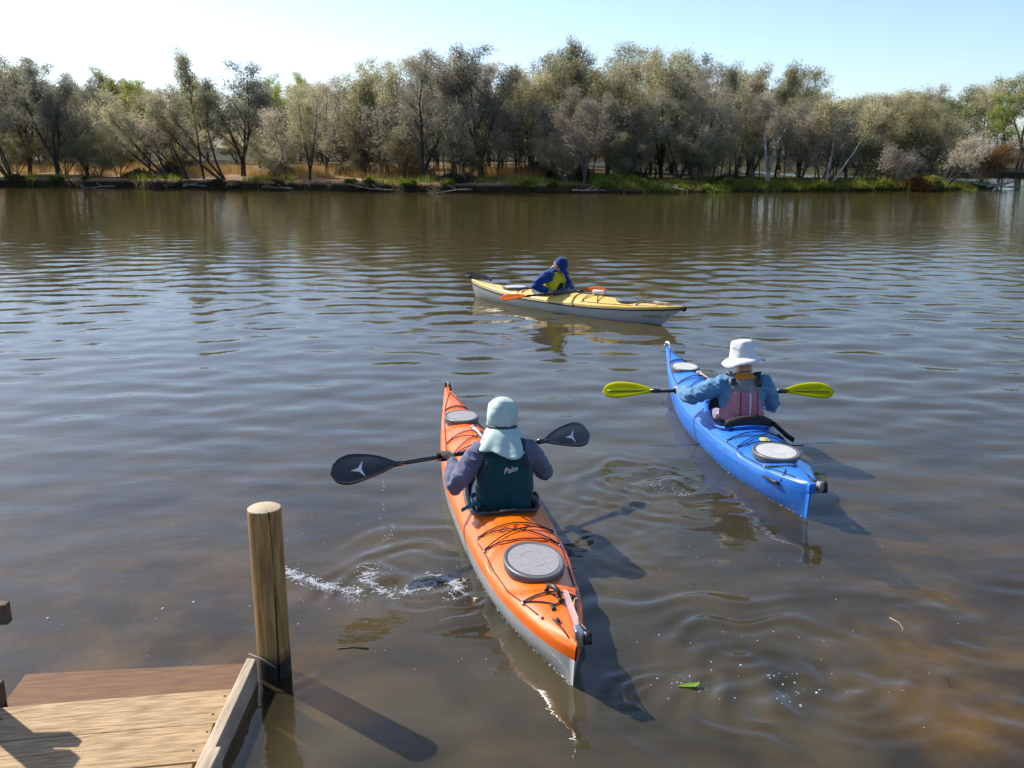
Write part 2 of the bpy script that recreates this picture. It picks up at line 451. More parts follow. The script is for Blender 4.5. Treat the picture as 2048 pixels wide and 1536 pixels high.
    L(cr.outputs[0], deep.inputs[6]); deep.inputs[7].default_value = (.060, .050, .018, 1); L(deep.outputs[2], df.inputs[0])
    tr = N("ShaderNodeBsdfTransparent"); tr.inputs[0].default_value = (.95, .86, .66, 1)
    # clear over the shallows by the landing, murkier as the bed drops away
    dep = N("ShaderNodeFloatCurve"); cv = dep.mapping.curves[0]
    for px_, py_ in ((.205, .58), (.25, .50), (.34, .30), (.60, .14)): cv.points.new(px_, py_)
    cv.points[0].location = (0, .58); cv.points[-1].location = (1, .06); dep.mapping.update()
    dsc = ramp(sx.outputs[1], 0, 20); L(dsc.outputs[0], dep.inputs["Value"])
    shl = N("ShaderNodeMapRange"); shl.inputs[1].default_value = -1.15; shl.inputs[2].default_value = -.75; shl.inputs[3].default_value = 1.0; shl.inputs[4].default_value = .40; L(sx.outputs[0], shl.inputs[0])
    shr = N("ShaderNodeMapRange"); shr.inputs[1].default_value = .95; shr.inputs[2].default_value = 1.9; shr.inputs[3].default_value = 0.0; shr.inputs[4].default_value = 1.0; L(sx.outputs[0], shr.inputs[0])
    cl2 = N("ShaderNodeMath"); cl2.operation = 'MAXIMUM'; L(shl.outputs[0], cl2.inputs[0]); L(shr.outputs[0], cl2.inputs[1])   # murk added along the kayaks' track so cast shadows show crisply, clearer either side
    clr = mul(dep, cl2)
    body = N("ShaderNodeMixShader"); L(clr.outputs[0], body.inputs[0]); L(df.outputs[0], body.inputs[1]); L(tr.outputs[0], body.inputs[2])
    mx = N("ShaderNodeMixShader"); L(fr.outputs[0], mx.inputs[0]); L(body.outputs[0], mx.inputs[1]); L(gl.outputs[0], mx.inputs[2])
    L(mx.outputs[0], out.inputs[0])
    o = mesh_link("water", me, m)
    tag(o, kind="structure")
    return o
water = build_water()
# ------------------------------------------------------------------ trees
BARK_D = mat("dark_bark", (.030, .024, .019), .9, col2=(.085, .07, .058), vscale=5, stretch=(1, 1, .25), spec=.2)
BARK_G = mat("grey_bark", (.07, .058, .048), .9, col2=(.17, .145, .12), vscale=5, stretch=(1, 1, .25), spec=.2)
BARK_P = mat("pale_bark", (.16, .14, .12), .85, col2=(.52, .48, .43), vscale=3, stretch=(1, 1, .5), spec=.2)
F_OLIVE = foliage("olive_needles", (0.255, 0.246, 0.143), (0.497, 0.463, 0.270), .5)
F_BROWN = foliage("grey_brown_needles", (0.282, 0.248, 0.194), (0.538, 0.483, 0.367), .5)
F_DARK = foliage("dark_needles", (0.179, 0.182, 0.143), (0.406, 0.380, 0.277), .45)
F_YELL = foliage("yellow_olive_needles", (0.300, 0.281, 0.154), (0.528, 0.480, 0.284), .5)
F_GUM = foliage("fresh_gum_leaves", (.20, .24, .055), (.40, .43, .13), .5)
F_RUST = foliage("rusty_needles", (.12, .07, .035), (.24, .14, .065))

class Tree:
    def __init__(s, seed): s.rng = np.random.RandomState(seed); s.v = []; s.f = []; s.anch = []; s.adir = []
    def seg(s, p, d, L, r0, r1, n, sides, curl, up):
        rng = s.rng; pts = [np.array(p, float)]; d = np.array(d, float); d /= np.linalg.norm(d)
        for i in range(n):
            d = d + rng.normal(0, curl, 3); d[2] += up; d /= np.linalg.norm(d)
            pts.append(pts[-1] + d * L / n)
        rr = np.linspace(r0, r1, n + 1)
        v, f = tube([tuple(q) for q in pts], rr.tolist(), sides, caps=False)
        b = len(s.v); s.v.extend([tuple(q) for q in v]); s.f.extend([[i + b for i in q] for q in f])
        return np.array(pts), rr
    def at(s, pts, t):
        x = t * (len(pts) - 1); i = min(int(x), len(pts) - 2); fr = x - i
        d = pts[i + 1] - pts[i]
        return pts[i] * (1 - fr) + pts[i + 1] * fr, d / np.linalg.norm(d), i

def make_tree(seed, H, stems=3, lean=(0, 0), spread=.25, lo=.3, width=2.2, nb=15, n2=7, n3=5, r=.11, up=.02, elev=.7, curl=.09,
              bark=BARK_D, leaf=F_OLIVE, m=22, ll=.20, lw=.040, droop=0., clump=.20, fork=0.0, inner=.35):
    T = Tree(seed); rng = T.rng
    base = np.zeros(3)
    if fork > 0:
        tp, tr = T.seg((0, 0, -.3), (lean[0] * .5, lean[1] * .5, 1), fork + .3, r * 1.35, r * 1.1, 4, 8, .04, 0)
        base = tp[-1]
    ga = rng.uniform(0, 6.28)
    for st in range(stems):
        ga += 2.4
        sp = spread * rng.uniform(.6, 1.2) if stems > 1 else spread * .3
        d = (lean[0] + sp * math.cos(ga), lean[1] + sp * math.sin(ga), 1.0)
        p0 = base + (np.array([math.cos(ga), math.sin(ga), 0]) * r * (.8 if fork == 0 else .25)) - np.array([0, 0, .3 if fork == 0 else .05])
        hs = (H - base[2]) * rng.uniform(.78, 1.0) * math.sqrt(1 + (abs(lean[0]) * .6) ** 2)
        rs_ = r * rng.uniform(.7, 1.0)
        P0, R0 = T.seg(p0, d, hs * .93, rs_, .012, 12, 7, curl * .6, up)
        for b in range(nb):
            t = lo + (1 - lo) * ((b + rng.uniform(0, 1)) / nb) ** .9
            p, dd, i = T.at(P0, min(t, .985))
            ga2 = rng.uniform(0, 6.28)
            e = elev * rng.uniform(.6, 1.3)
            bd = np.array([math.cos(ga2), math.sin(ga2), 0.0]) + np.array([0, 0, e]) + dd * .45
            Lb = width * (1.05 - .62 * t) * rng.uniform(.6, 1.15)
            if t > .9: Lb = max(Lb, .5)
            P1, R1 = T.seg(p, bd, Lb, max(R0[i] * .5, .008), .006, 5, 4, curl * 1.3, up * 1.3)
            for c in range(n2):
                t2 = inner + (1 - inner) * (c + rng.uniform(0, 1)) / n2
                p2, d2, _ = T.at(P1, min(t2, .99))
                bd2 = d2 * .8 + rng.normal(0, .55, 3) + np.array([0, 0, .15])
                P2, _ = T.seg(p2, bd2, Lb * .34 * rng.uniform(.6, 1.2), .006, .003, 3, 3, curl * 1.5, up)
                for e3 in range(n3):
                    t3 = rng.uniform(.25, 1.0)
                    p3, d3, _ = T.at(P2, min(t3, .99))
                    T.anch.append(p3 + d3 * .05 + rng.normal(0, .05, 3)); T.adir.append(d3)
    A = np.array(T.anch); D = np.array(T.adir)
    # uneven density: some twigs bare, some heavy
    dens = np.clip(rng.normal(1.0, .55, len(A)), .08, 2.2)
    cnt = (m * dens).astype(int)
    idx = np.repeat(np.arange(len(A)), cnt); n = len(idx)
    pos = A[idx] + rng.normal(0, clump, (n, 3)) * np.array([1, 1, .8])
    dr = D[idx] * .7 + rng.normal(0, .7, (n, 3)); dr[:, 2] += droop
    dr /= np.linalg.norm(dr, axis=1, keepdims=True)
    sd_ = np.cross(dr, rng.normal(0, 1, (n, 3))); sd_ /= np.linalg.norm(sd_, axis=1, keepdims=True) + 1e-9
    L_ = ll * rng.uniform(.6, 1.3, (n, 1)); w = lw * rng.uniform(.6, 1.3, (n, 1))
    V = np.empty((n, 3, 3)); V[:, 0] = pos - sd_ * w * .5; V[:, 1] = pos + sd_ * w * .5; V[:, 2] = pos + dr * L_
    V = V.reshape(-1, 3); V[:, 2] = np.maximum(V[:, 2], .12)
    F = np.arange(n * 3).reshape(n, 3)
    t_me = bpy.data.meshes.new("trunk"); t_me.from_pydata(T.v, [], T.f); t_me.materials.append(bark)
    t_me.polygons.foreach_set("use_smooth", np.ones(len(t_me.polygons), dtype=bool))
    c_me = bpy.data.meshes.new("crown")
    c_me.vertices.add(len(V)); c_me.vertices.foreach_set("co", V.astype(np.float32).ravel())
    c_me.loops.add(F.size); c_me.loops.foreach_set("vertex_index", F.ravel().astype(np.int32))
    c_me.polygons.add(n); c_me.polygons.foreach_set("loop_start", np.arange(0, F.size, 3, dtype=np.int32))
    c_me.update(calc_edges=True); c_me.materials.append(leaf)
    return t_me, c_me, H

KIND = {
    "fork": [make_tree(1, 8, 3, spread=.30, lo=.12, width=2.7, leaf=F_OLIVE, fork=.9, m=8),
             make_tree(2, 8, 3, spread=.34, lo=.10, width=2.7, leaf=F_BROWN, bark=BARK_G, fork=.5, m=8),
             make_tree(3, 8, 2, spread=.22, lo=.08, width=2.6, nb=20, leaf=F_YELL, bark=BARK_G, fork=.7, m=8)],
    "dark": [make_tree(4, 8, 3, spread=.32, lo=.14, width=2.7, leaf=F_DARK, fork=1.1, m=9, r=.13),
             make_tree(5, 8, 3, lean=(.08, 0), spread=.4, lo=.10, width=2.5, leaf=F_DARK, fork=.4, m=9, r=.12)],
    "lean": [make_tree(6, 6.5, 4, lean=(-.55, -.05), spread=.35, lo=.40, width=2.0, nb=10, leaf=F_BROWN, m=8, r=.10, up=.035),
             make_tree(7, 6.5, 3, lean=(-.75, -.1), spread=.4, lo=.42, width=1.9, nb=10, leaf=F_OLIVE, m=8, r=.11, up=.04)],
    "tall": [make_tree(8, 8.5, 1, spread=.2, lo=.42, width=2.0, nb=26, n2=6, leaf=F_OLIVE, m=8, elev=.9, r=.10, clump=.18),
             make_tree(9, 8.5, 2, spread=.14, lo=.45, width=1.6, nb=15, leaf=F_BROWN, m=6, elev=.95, r=.09, clump=.18)],
    "pole": [make_tree(10, 5.8, 1, spread=.3, lo=.2, width=1.8, nb=18, n2=5, leaf=F_BROWN, m=7, r=.055),
             make_tree(12, 5.8, 2, spread=.15, lo=.2, width=1.7, nb=10, n2=5, leaf=F_DARK, m=6, r=.05)],
    "pale": [make_tree(13, 5.6, 2, lean=(.12, 0), spread=.5, lo=.5, width=1.7, nb=10, leaf=F_BROWN, bark=BARK_P, m=6, r=.12, fork=.8),
             make_tree(14, 5.6, 2, lean=(.25, 0), spread=.28, lo=.55, width=1.5, nb=10, leaf=F_OLIVE, bark=BARK_P, m=5, r=.11)],
    "bushy": [make_tree(15, 6, 4, spread=.48, lo=.10, width=2.3, nb=12, leaf=F_YELL, bark=BARK_G, m=10, r=.07, elev=.5),
              make_tree(16, 6, 4, spread=.45, lo=.10, width=2.4, nb=12, leaf=F_OLIVE, bark=BARK_G, m=10, r=.07, elev=.5)],
    "scrub": [make_tree(17, 3.0, 5, lean=(.1, 0), spread=.7, lo=.45, width=1.0, nb=7, n2=5, leaf=F_BROWN, bark=BARK_D, m=5, r=.05)],
    "willow": [make_tree(18, 3.8, 4, lean=(.75, -.05), spread=.28, lo=.40, width=1.3, nb=8, n2=5, leaf=F_BROWN, bark=BARK_D, m=5, r=.07),
               make_tree(19, 3.2, 4, lean=(1.3, -.1), spread=.3, lo=.35, width=1.3, nb=8, n2=5, leaf=F_RUST, bark=BARK_G, m=5, r=.05)],
    "gum": [make_tree(20, 8, 2, spread=.3, lo=.35, width=2.8, nb=14, n2=6, leaf=F_GUM, bark=BARK_G, m=8, ll=.22, lw=.05, droop=-.3, fork=1.5),
            make_tree(21, 8, 3, spread=.3, lo=.3, width=2.4, nb=11, n2=6, leaf=F_GUM, bark=BARK_G, m=8, ll=.22, lw=.05, droop=-.3)],
}
LBL = {
    ("fork", 0): ("swamp_tree", "olive swamp tree with dark forked trunk"),
    ("fork", 1): ("swamp_tree", "grey-brown feathery swamp tree with forked trunk"),
    ("fork", 2): ("swamp_tree", "yellow-olive swamp tree with twin grey stems"),
    ("dark", 0): ("swamp_tree", "dark swamp tree with thick black trunk"),
    ("dark", 1): ("swamp_tree", "dark dense swamp tree branching low"),
    ("lean", 0): ("leaning_tree", "brownish tree of four slanting dark stems"),
    ("lean", 1): ("leaning_tree", "olive tree of three steeply slanting dark stems"),
    ("tall", 0): ("tall_tree", "tall airy tree topping the others"),
    ("tall", 1): ("tall_tree", "tall wispy brown twin-stemmed tree"),
    ("pole", 0): ("slender_tree", "slender young brown tree on one thin trunk"),
    ("pole", 1): ("slender_tree", "slender young dark tree on two thin trunks"),
    ("pale", 0): ("pale_trunk_tree", "tree with whitish V-forked trunk"),
    ("pale", 1): ("pale_trunk_tree", "tree with two whitish slanting stems"),
    ("bushy", 0): ("bushy_tree", "bushy yellow-olive tree"),
    ("bushy", 1): ("bushy_tree", "bushy grey-olive tree"),
    ("scrub", 0): ("scrub_tree", "small dark many-stemmed scrub tree"),
    ("willow", 0): ("leaning_tree", "thin bare-stemmed tree leaning out over the water"),
    ("willow", 1): ("leaning_tree", "rusty low tree leaning over driftwood"),
    ("gum", 0): ("gum_tree", "bright green fork-trunked gum tree"),
    ("gum", 1): ("gum_tree", "bright green three-stemmed gum tree"),
}
def where(x, y, h):
    if y > y_far(x) and x > 26: return "across the side channel"
    off = y - float(y_bank(x))
    row = "at the water's edge" if off < 2.6 else "in the second row" if off < 7 else "inside the wood" if off < 11.5 else "at the wood's back"
    sec = "by dry grass" if x < -7 else "above bare earth" if x < 5 else "above sedge" if x < 14 else "on the green point"
    return row + " " + sec
PROTO = {}
def plant(x, y, h, kind, var, rz=None, sc=1.0, z=None):
    t_me, c_me, H = KIND[kind][var]
    nm, lb = LBL[(kind, var)]
    o = bpy.data.objects.new(nm, None); C.objects.link(o)
    zz = float(land_height(np.array([x]), np.array([y]))[0]) if z is None else z
    o.location = (x, y, zz)
    s = (h + .0) / H
    o.scale = (s * sc, s * sc, s)
    o.rotation_euler = (0, 0, random.uniform(0, 6.28) if rz is None else rz)
    o.empty_display_size = .3
    size = "low " if h < 4.7 and kind == "bushy" else ""
    full = size + lb + " " + where(x, y, h)
    tag(o, full, "tree", full)
    for nmp, me in (("trunk", t_me), ("crown", c_me)):
        p = bpy.data.objects.new(nmp, me); C.objects.link(p); p.parent = o
    return o

TREES = [(-33.2, 64.6, 6.5, "lean"), (-34.0, 68.6, 8.2, "fork"), (-30.2, 64.7, 7.5, "dark"), (-28.6, 65.5, 7.0, "dark"), (-36.5, 66.8, 7.6, "fork"),
 (-24.9, 66.9, 6.2, "fork"), (-21.6, 61.6, 6.3, "lean"), (-19.5, 61.8, 8.0, "tall"), (-20.5, 61.5, 5.2, "lean"), (-17.7, 60.3, 6.2, "lean"), (-17.7, 64.1, 7.5, "dark"),
 (-13.7, 59.6, 5.4, "pole"), (-12.2, 58.6, 5.5, "fork"), (-12.3, 64.8, 6.8, "fork"), (-9.7, 62.8, 7.0, "fork"), (-8.1, 63.1, 7.5, "fork"), (-5.3, 57.3, 7.6, "dark"),
 (-3.7, 60.7, 8.0, "fork"), (-1.9, 59.5, 8.0, "dark"), (-3.1, 56.3, 5.4, "pole"), (-0.8, 62.9, 8.1, "tall"), (1.1, 59.7, 7.2, "fork"), (2.6, 61.5, 7.6, "fork"), (3.8, 61.4, 8.7, "tall"),
 (4.1, 55.2, 5.6, "fork"), (5.9, 60.4, 7.8, "fork"), (7.8, 62.6, 8.6, "tall"), (9.4, 61.2, 8.2, "fork"), (11.5, 62.0, 7.6, "fork"), (13.0, 63.3, 7.4, "tall"), (14.7, 64.2, 7.9, "tall"),
 (15.1, 61.2, 6.3, "fork"), (15.3, 58.2, 5.4, "pale"), (19.2, 59.3, 5.3, "pale"), (17.5, 65.1, 7.6, "tall"), (18.7, 63.3, 5.9, "bushy"), (20.9, 65.5, 6.3, "bushy"), (22.4, 64.7, 6.1, "bushy"),
 (24.0, 66.4, 5.9, "bushy"), (25.0, 62.9, 5.9, "bushy"), (22.2, 56.8, 2.9, "scrub"), (26.5, 62.1, 5.4, "bushy"), (25.6, 57.9, 3.7, "willow"), (28.2, 63.4, 5.0, "bushy"), (28.4, 60.3, 2.9, "willow"),
 (12.6, 59.2, 5.6, "pole"), (10.1, 58.8, 5.8, "dark"), (0.2, 58.8, 6.1, "pole"), (-1.0, 57.9, 5.6, "pole"), (-8.1, 60.1, 5.5, "pole"), (2.6, 58.5, 5.7, "pole"), (6.5, 58.4, 5.7, "pole"), (7.9, 58.1, 5.8, "pole")]
seen = {}
for x, y, h, k in TREES:
    i = seen.get(k, 0); seen[k] = i + 1
    fixed = k in ("lean", "pale", "willow", "scrub")
    plant(x, y, h, k, i % len(KIND[k]), rz=(random.uniform(-.25, .25) if fixed else None), sc=random.uniform(.95, 1.15))
# the wood behind: taller crowns fill the gaps, thin trunks stand close together
rb = random.Random(5)
for i in range(34):
    x = -44 + i * 2.05 + rb.uniform(-.8, .8)
    y = float(y_bank(x)) + rb.uniform(11, 17)
    if x > 21: continue
    hs = np.interp(x, [-45, -30, -22, -12, -5, 4, 12, 18, 24], [7.8, 7.2, 6.6, 6.4, 7.8, 8.6, 8.2, 7.4, 6.6])
    if -25 < x < -8 and i % 3: continue
    plant(x, y, hs + rb.uniform(-.7, .5), "fork" if i % 3 else "dark", (i // 2) % (3 if i % 3 else 2))
for i in range(40):
    x = -9 + i * .78 + rb.uniform(-.35, .35); y = float(y_bank(x)) + rb.uniform(5.5, 11)
    if y < 50 or x > 24: continue
    plant(x, y, rb.uniform(5.0, 6.2), "pole", i % 2, sc=.9)
for x, y, h in [(-27.5, 72, 6.9), (-31.5, 78, 7.4), (-23.0, 74, 6.6), (-16.5, 80, 7.0), (-18.5, 76, 6.0), (-11.5, 78, 6.8), (-21.3, 83, 7.0)]:
    plant(x, y, h, "gum", int(h * 10) % 2)
for i in range(30):                       # the far edge of the wood
    x = -66 + i * 3.6 + rb.uniform(-1, 1); y = 92 + rb.uniform(-6, 8) - (0 if x < 10 else 4)
    if x > 20: continue
    plant(x, y, rb.uniform(6.5, 8.2) + (1.0 if x > -8 else 0), "fork" if i % 2 else "bushy", i % 2, sc=1.5)
for i in range(34):                       # scrub that closes the view under the crowns
    x = -52 + i * 2.05 + rb.uniform(-.8, .8); y = float(y_bank(x)) + rb.uniform(15, 24)
    if x > 20: continue
    plant(x, y, rb.uniform(3.0, 4.6), "bushy", i % 2, sc=1.6)
for x, off, h, v in [(-34.5, 4, 3.4, 1), (-31.2, 5, 3.8, 1), (-27.6, 3.2, 3.6, 1), (-26.2, 3.6, 3.2, 1), (-23.4, 7.5, 3.6, 1), (-16.2, 8, 3.4, 1), (-14.6, 3.2, 2.8, 1), (-9.4, 6.5, 3.2, 1), (-6.6, 5.5, 3.6, 0), (-2.6, 4.2, 3.0, 1), (3.1, 4.0, 3.0, 1), (6.6, 4.2, 3.2, 1), (11.4, 4.6, 3.2, 1)]:
    plant(x, float(y_bank(x)) + off, h, "bushy", v, sc=1.35)
# across the side channel
for x, y, h, k, v in [(33.2, 90, 8.2, "bushy", 0), (36.4, 88, 7.8, "fork", 1), (39.6, 89, 8.0, "bushy", 1), (43.5, 90, 8.6, "fork", 2), (47, 90, 9.0, "gum", 0), (50.5, 88, 8.8, "bushy", 0), (30.5, 94, 8.0, "fork", 1), (38.5, 86, 6.3, "gum", 0), (42.2, 84, 6.8, "gum", 1), (45.5, 88, 10.2, "tall", 0), (35.2, 91, 6.8, "gum", 1), (48, 85, 8.5, "dark", 0), (31.8, 98, 7.8, "bushy", 1),
                      (36.3, 96, 8.0, "bushy", 0), (44, 82.0, 3.6, "bushy", 0), (40.5, 82.8, 3.0, "bushy", 1), (52, 84, 8.0, "fork", 1), (28.5, 104, 8.2, "fork", 0), (57, 84, 8.2, "gum", 0), (62, 84, 8.0, "fork", 2)]:
    plant(x, y, h, k, v, sc=1.15)
for x, h in [(-41, 8), (-45, 7.4), (-50, 8.2), (-56, 7.8), (-62, 8.0)]:
    plant(x, float(y_bank(x)) + 3, h, "fork", int(h * 5) % 3, sc=1.2)

# ------------------------------------------------------------------ grasses and low growth on the bank
def blades(name, pts, hts, wid, lean, matl, label, cat, seed):
    rng = np.random.RandomState(seed); n = len(pts)
    a = rng.uniform(0, 6.28, n)
    sx_ = np.stack([np.cos(a), np.sin(a), np.zeros(n)], 1) * (wid * rng.uniform(.6, 1.4, n))[:, None]
    tip = np.stack([rng.normal(0, lean, n), rng.normal(0, lean, n), np.ones(n)], 1) * hts[:, None]
    V = np.empty((n, 3, 3)); V[:, 0] = pts - sx_; V[:, 1] = pts + sx_; V[:, 2] = pts + tip
    o = me_obj(name, V.reshape(-1, 3), np.arange(n * 3).reshape(n, 3), matl, smooth=False)
    return tag(o, label, cat, kind="stuff")
rg = np.random.RandomState(21)
def scatter(n, xr, dr, fn=None):
    x = rg.uniform(*xr, n); y = y_bank(x) + rg.uniform(*dr, n)
    if fn is not None:
        k = fn(x, y); x, y = x[k], y[k]
    return np.stack([x, y, land_height(x, y) - .02], 1)
G_DRY = foliage("dry_grass", (.40, .25, .09), (.62, .44, .19), .45, .8)
G_GRN = foliage("sedge_green", (.09, .14, .022), (.24, .27, .05), .45, .8)
G_MIX = foliage("samphire", (.13, .17, .032), (.44, .30, .09), .4, .35)
p = scatter(44000, (-40, 2), (4.0, 13), lambda x, y: np.sin(x * .9 + 2) + np.sin(x * .37 + y * .8) + .8 * np.sin(x * 2.3 + y * 1.7) + rg.normal(0, .5, len(x)) > .15)
blades("dry_grass", p, rg.uniform(.25, .7, len(p)) * (1.1 + .45 * np.sin(p[:, 0] * 1.3) * np.sin(p[:, 1] * .9)), .013, .28, G_DRY, "tall orange-brown dry grass behind the leaning trees", "grass", 1)
p = scatter(18000, (-40, 30), (.1, 1.9), lambda x, y: (np.sin(x * .8 + 1.) + .6 * np.sin(x * 2.3) + rg.normal(0, .4, len(x)) > np.where(x < -9, .6, np.where(x < 4, .2, .15))))
blades("sedge", p, rg.uniform(.15, .55, len(p)), .016, .3, G_GRN, "green sedge fringe growing along the edge of the far bank", "sedge", 2)
p = scatter(30000, (5, 30), (.3, 8), lambda x, y: (x < x_right(y) - .5))
blades("groundcover", p, rg.uniform(.1, .38, len(p)), .018, .5, G_MIX, "low green and yellow groundcover carpeting the point", "groundcover", 3)

def mound_mesh(seed, n=900):
    rng = np.random.RandomState(seed)
    d = rng.normal(0, 1, (n, 3)); d[:, 2] = np.abs(d[:, 2]); d /= np.linalg.norm(d, axis=1, keepdims=True)
    rr = rng.uniform(.55, 1.05, n) * (1 + .18 * np.sin(d[:, 0] * 5 + seed) + .15 * np.cos(d[:, 1] * 6))
    pos = d * rr[:, None] * np.array([1, .8, .6])
    dr = d * .6 + rng.normal(0, .6, (n, 3)); dr[:, 2] += .3; dr /= np.linalg.norm(dr, axis=1, keepdims=True)
    s_ = np.cross(dr, rng.normal(0, 1, (n, 3))); s_ /= np.linalg.norm(s_, axis=1, keepdims=True)
    V = np.empty((n, 3, 3)); V[:, 0] = pos - s_ * .05; V[:, 1] = pos + s_ * .05; V[:, 2] = pos + dr * .28
    m = bpy.data.meshes.new("shrub"); m.from_pydata(V.reshape(-1, 3).tolist(), [], np.arange(n * 3).reshape(n, 3).tolist()); return m
SHR = []
for sdx, (mt, lb) in enumerate([(foliage("shrub_green", (.09, .14, .022), (.22, .26, .05)), "rounded fresh-green low shrub on the far bank"),
                                (foliage("shrub_yellow", (.22, .22, .045), (.42, .36, .10)), "rounded yellow-green low shrub on the green point"),
                                (foliage("shrub_rust", (.17, .085, .03), (.32, .17, .06)), "rusty orange low shrub on the green point"),
                                (foliage("shrub_grey", (.085, .075, .05), (.17, .145, .09)), "grey twiggy low shrub under the swamp trees")]):
    me = mound_mesh(30 + sdx, 1500); me.materials.append(mt); SHR.append((me, lb))
def shrub(x, off, w, k):
    me, lb = SHR[k]; y = float(y_bank(x)) + off
    o = bpy.data.objects.new("low_shrub", me); C.objects.link(o)
    o.location = (x, y, float(land_height(np.array([x]), np.array([y]))[0]) - .05)
    o.scale = (w, w * .8, w * rb.uniform(.7, 1.0)); o.rotation_euler = (0, 0, rb.uniform(0, 6.28))
    lb = lb + (" by dry grass" if x < -7 else " below bare earth" if x < 5 else " before the dense wood" if x < 14 else " before the pale trunks" if x < 21 else " near the driftwood")
    tag(o, lb, "shrub", lb)
for i in range(36):
    x = 5 + i * .70 + rb.uniform(-.4, .4); off = rb.uniform(.35, 2.6)
    if x > 28.6: continue
    k = rb.choice([0, 0, 1] if x < 15 else [0, 1, 1, 2, 1])
    shrub(x, off, rb.uniform(.45, .95), k)
for x in (-9.3, -8.2, -7.2, -5.9, -25.2, -29.5, -32.8, -10.4, .8, 2.2): shrub(x, rb.uniform(.3, .7), rb.uniform(.4, .65), 0)
for x, off, w in [(-22.8, 4.5, 1.2), (-3.4, 1.6, .9), (-2.7, 2.2, .8), (-24.3, 2.6, 1.0), (-15.0, 6, 1.1), (-10.8, 9, 1.4), (-8.6, 10, 1.3), (-6.2, 9.5, 1.3), (4.2, 5, 1.2), (1.6, 7, 1.3), (7.2, 6, 1.2), (13.2, 5, 1.1)]:
    shrub(x, off, w, 3)
for i in range(30):                       # scrubby growth hanging over the undercut bank
    x = -35 + i * 1.32 + rb.uniform(-.5, .5)
    shrub(x, rb.uniform(-.05, .35), rb.uniform(.3, .6), 3 if i % 3 else 0)
for x, off, w in [(24.0, .7, .75), (23.6, 1.0, .6)]: shrub(x, off, w, 1)

# driftwood along the waterline
WOOD_DRIFT = mat("driftwood", (.16, .13, .10), .9, col2=(.33, .29, .24), vscale=6)
def stick_mesh(seed, L, r):
    rng = random.Random(seed); mb = MB(); p = Vector((0, 0, 0)); d = Vector((1, rng.uniform(-.2, .2), rng.uniform(-.05, .1))); pts = [p.copy()]
    for i in range(7):
        d += Vector((0, rng.uniform(-.25, .25), rng.uniform(-.12, .12))); d.normalize(); p = p + d * L / 7; pts.append(p.copy())
    mb.tube(pts, [r * (1 - .1 * i) for i in range(8)], 6)
    for k in (2, 4, 5):
        q = pts[k]; e = (d + Vector((rng.uniform(-.3, .3), rng.uniform(-.8, .8), rng.uniform(.1, .8)))).normalized()
        mb.tube([q, q + e * L * .13, q + e * L * .24 + Vector((0, 0, .04))], [r * .55, r * .4, r * .2], 5)
    return mb
dw = 0
for x, off, L, rz, lab in [(28.6, -.25, 2.0, .2, None), (29.4, -.3, 1.8, 3.4, None), (29.9, 0, 1.6, .9, None), (28.9, .1, 2.2, -.3, None), (30.2, -.4, 1.2, 2.2, None), (29.2, -.5, 1.5, .05, None),
                           (-20.2, -.35, 1.6, .1, "e"), (-18.6, -.4, 1.4, 3.3, "e"), (-12.9, -.3, 1.8, 3.9, "e"), (-6.6, -.1, 2.6, 3.6, "e"), (-2.2, -.25, 3.0, 3.2, "e"), (-24.9, -.2, 3.0, 2.7, "e"), (9.6, -.3, 1.6, 2.4, "e"), (3.3, -.3, 2.2, .2, "e")]:
    y = float(y_bank(x)) + off
    o = stick_mesh(100 + dw, L, .06 if lab is None else .045).build("driftwood_branch", WOOD_DRIFT); dw += 1
    o.location = (x, y, .10 + .04 * (dw % 3)); o.rotation_euler = (0, rb.uniform(-.12, .02), rz)
    if lab is None: tag(o, "weathered driftwood branch piled at the tip of the green point", "branch", "driftwood piled at the tip of the point")
    else: tag(o, "pale fallen branch lying at the waterline below the far bank", "branch", "fallen branches along the far waterline")
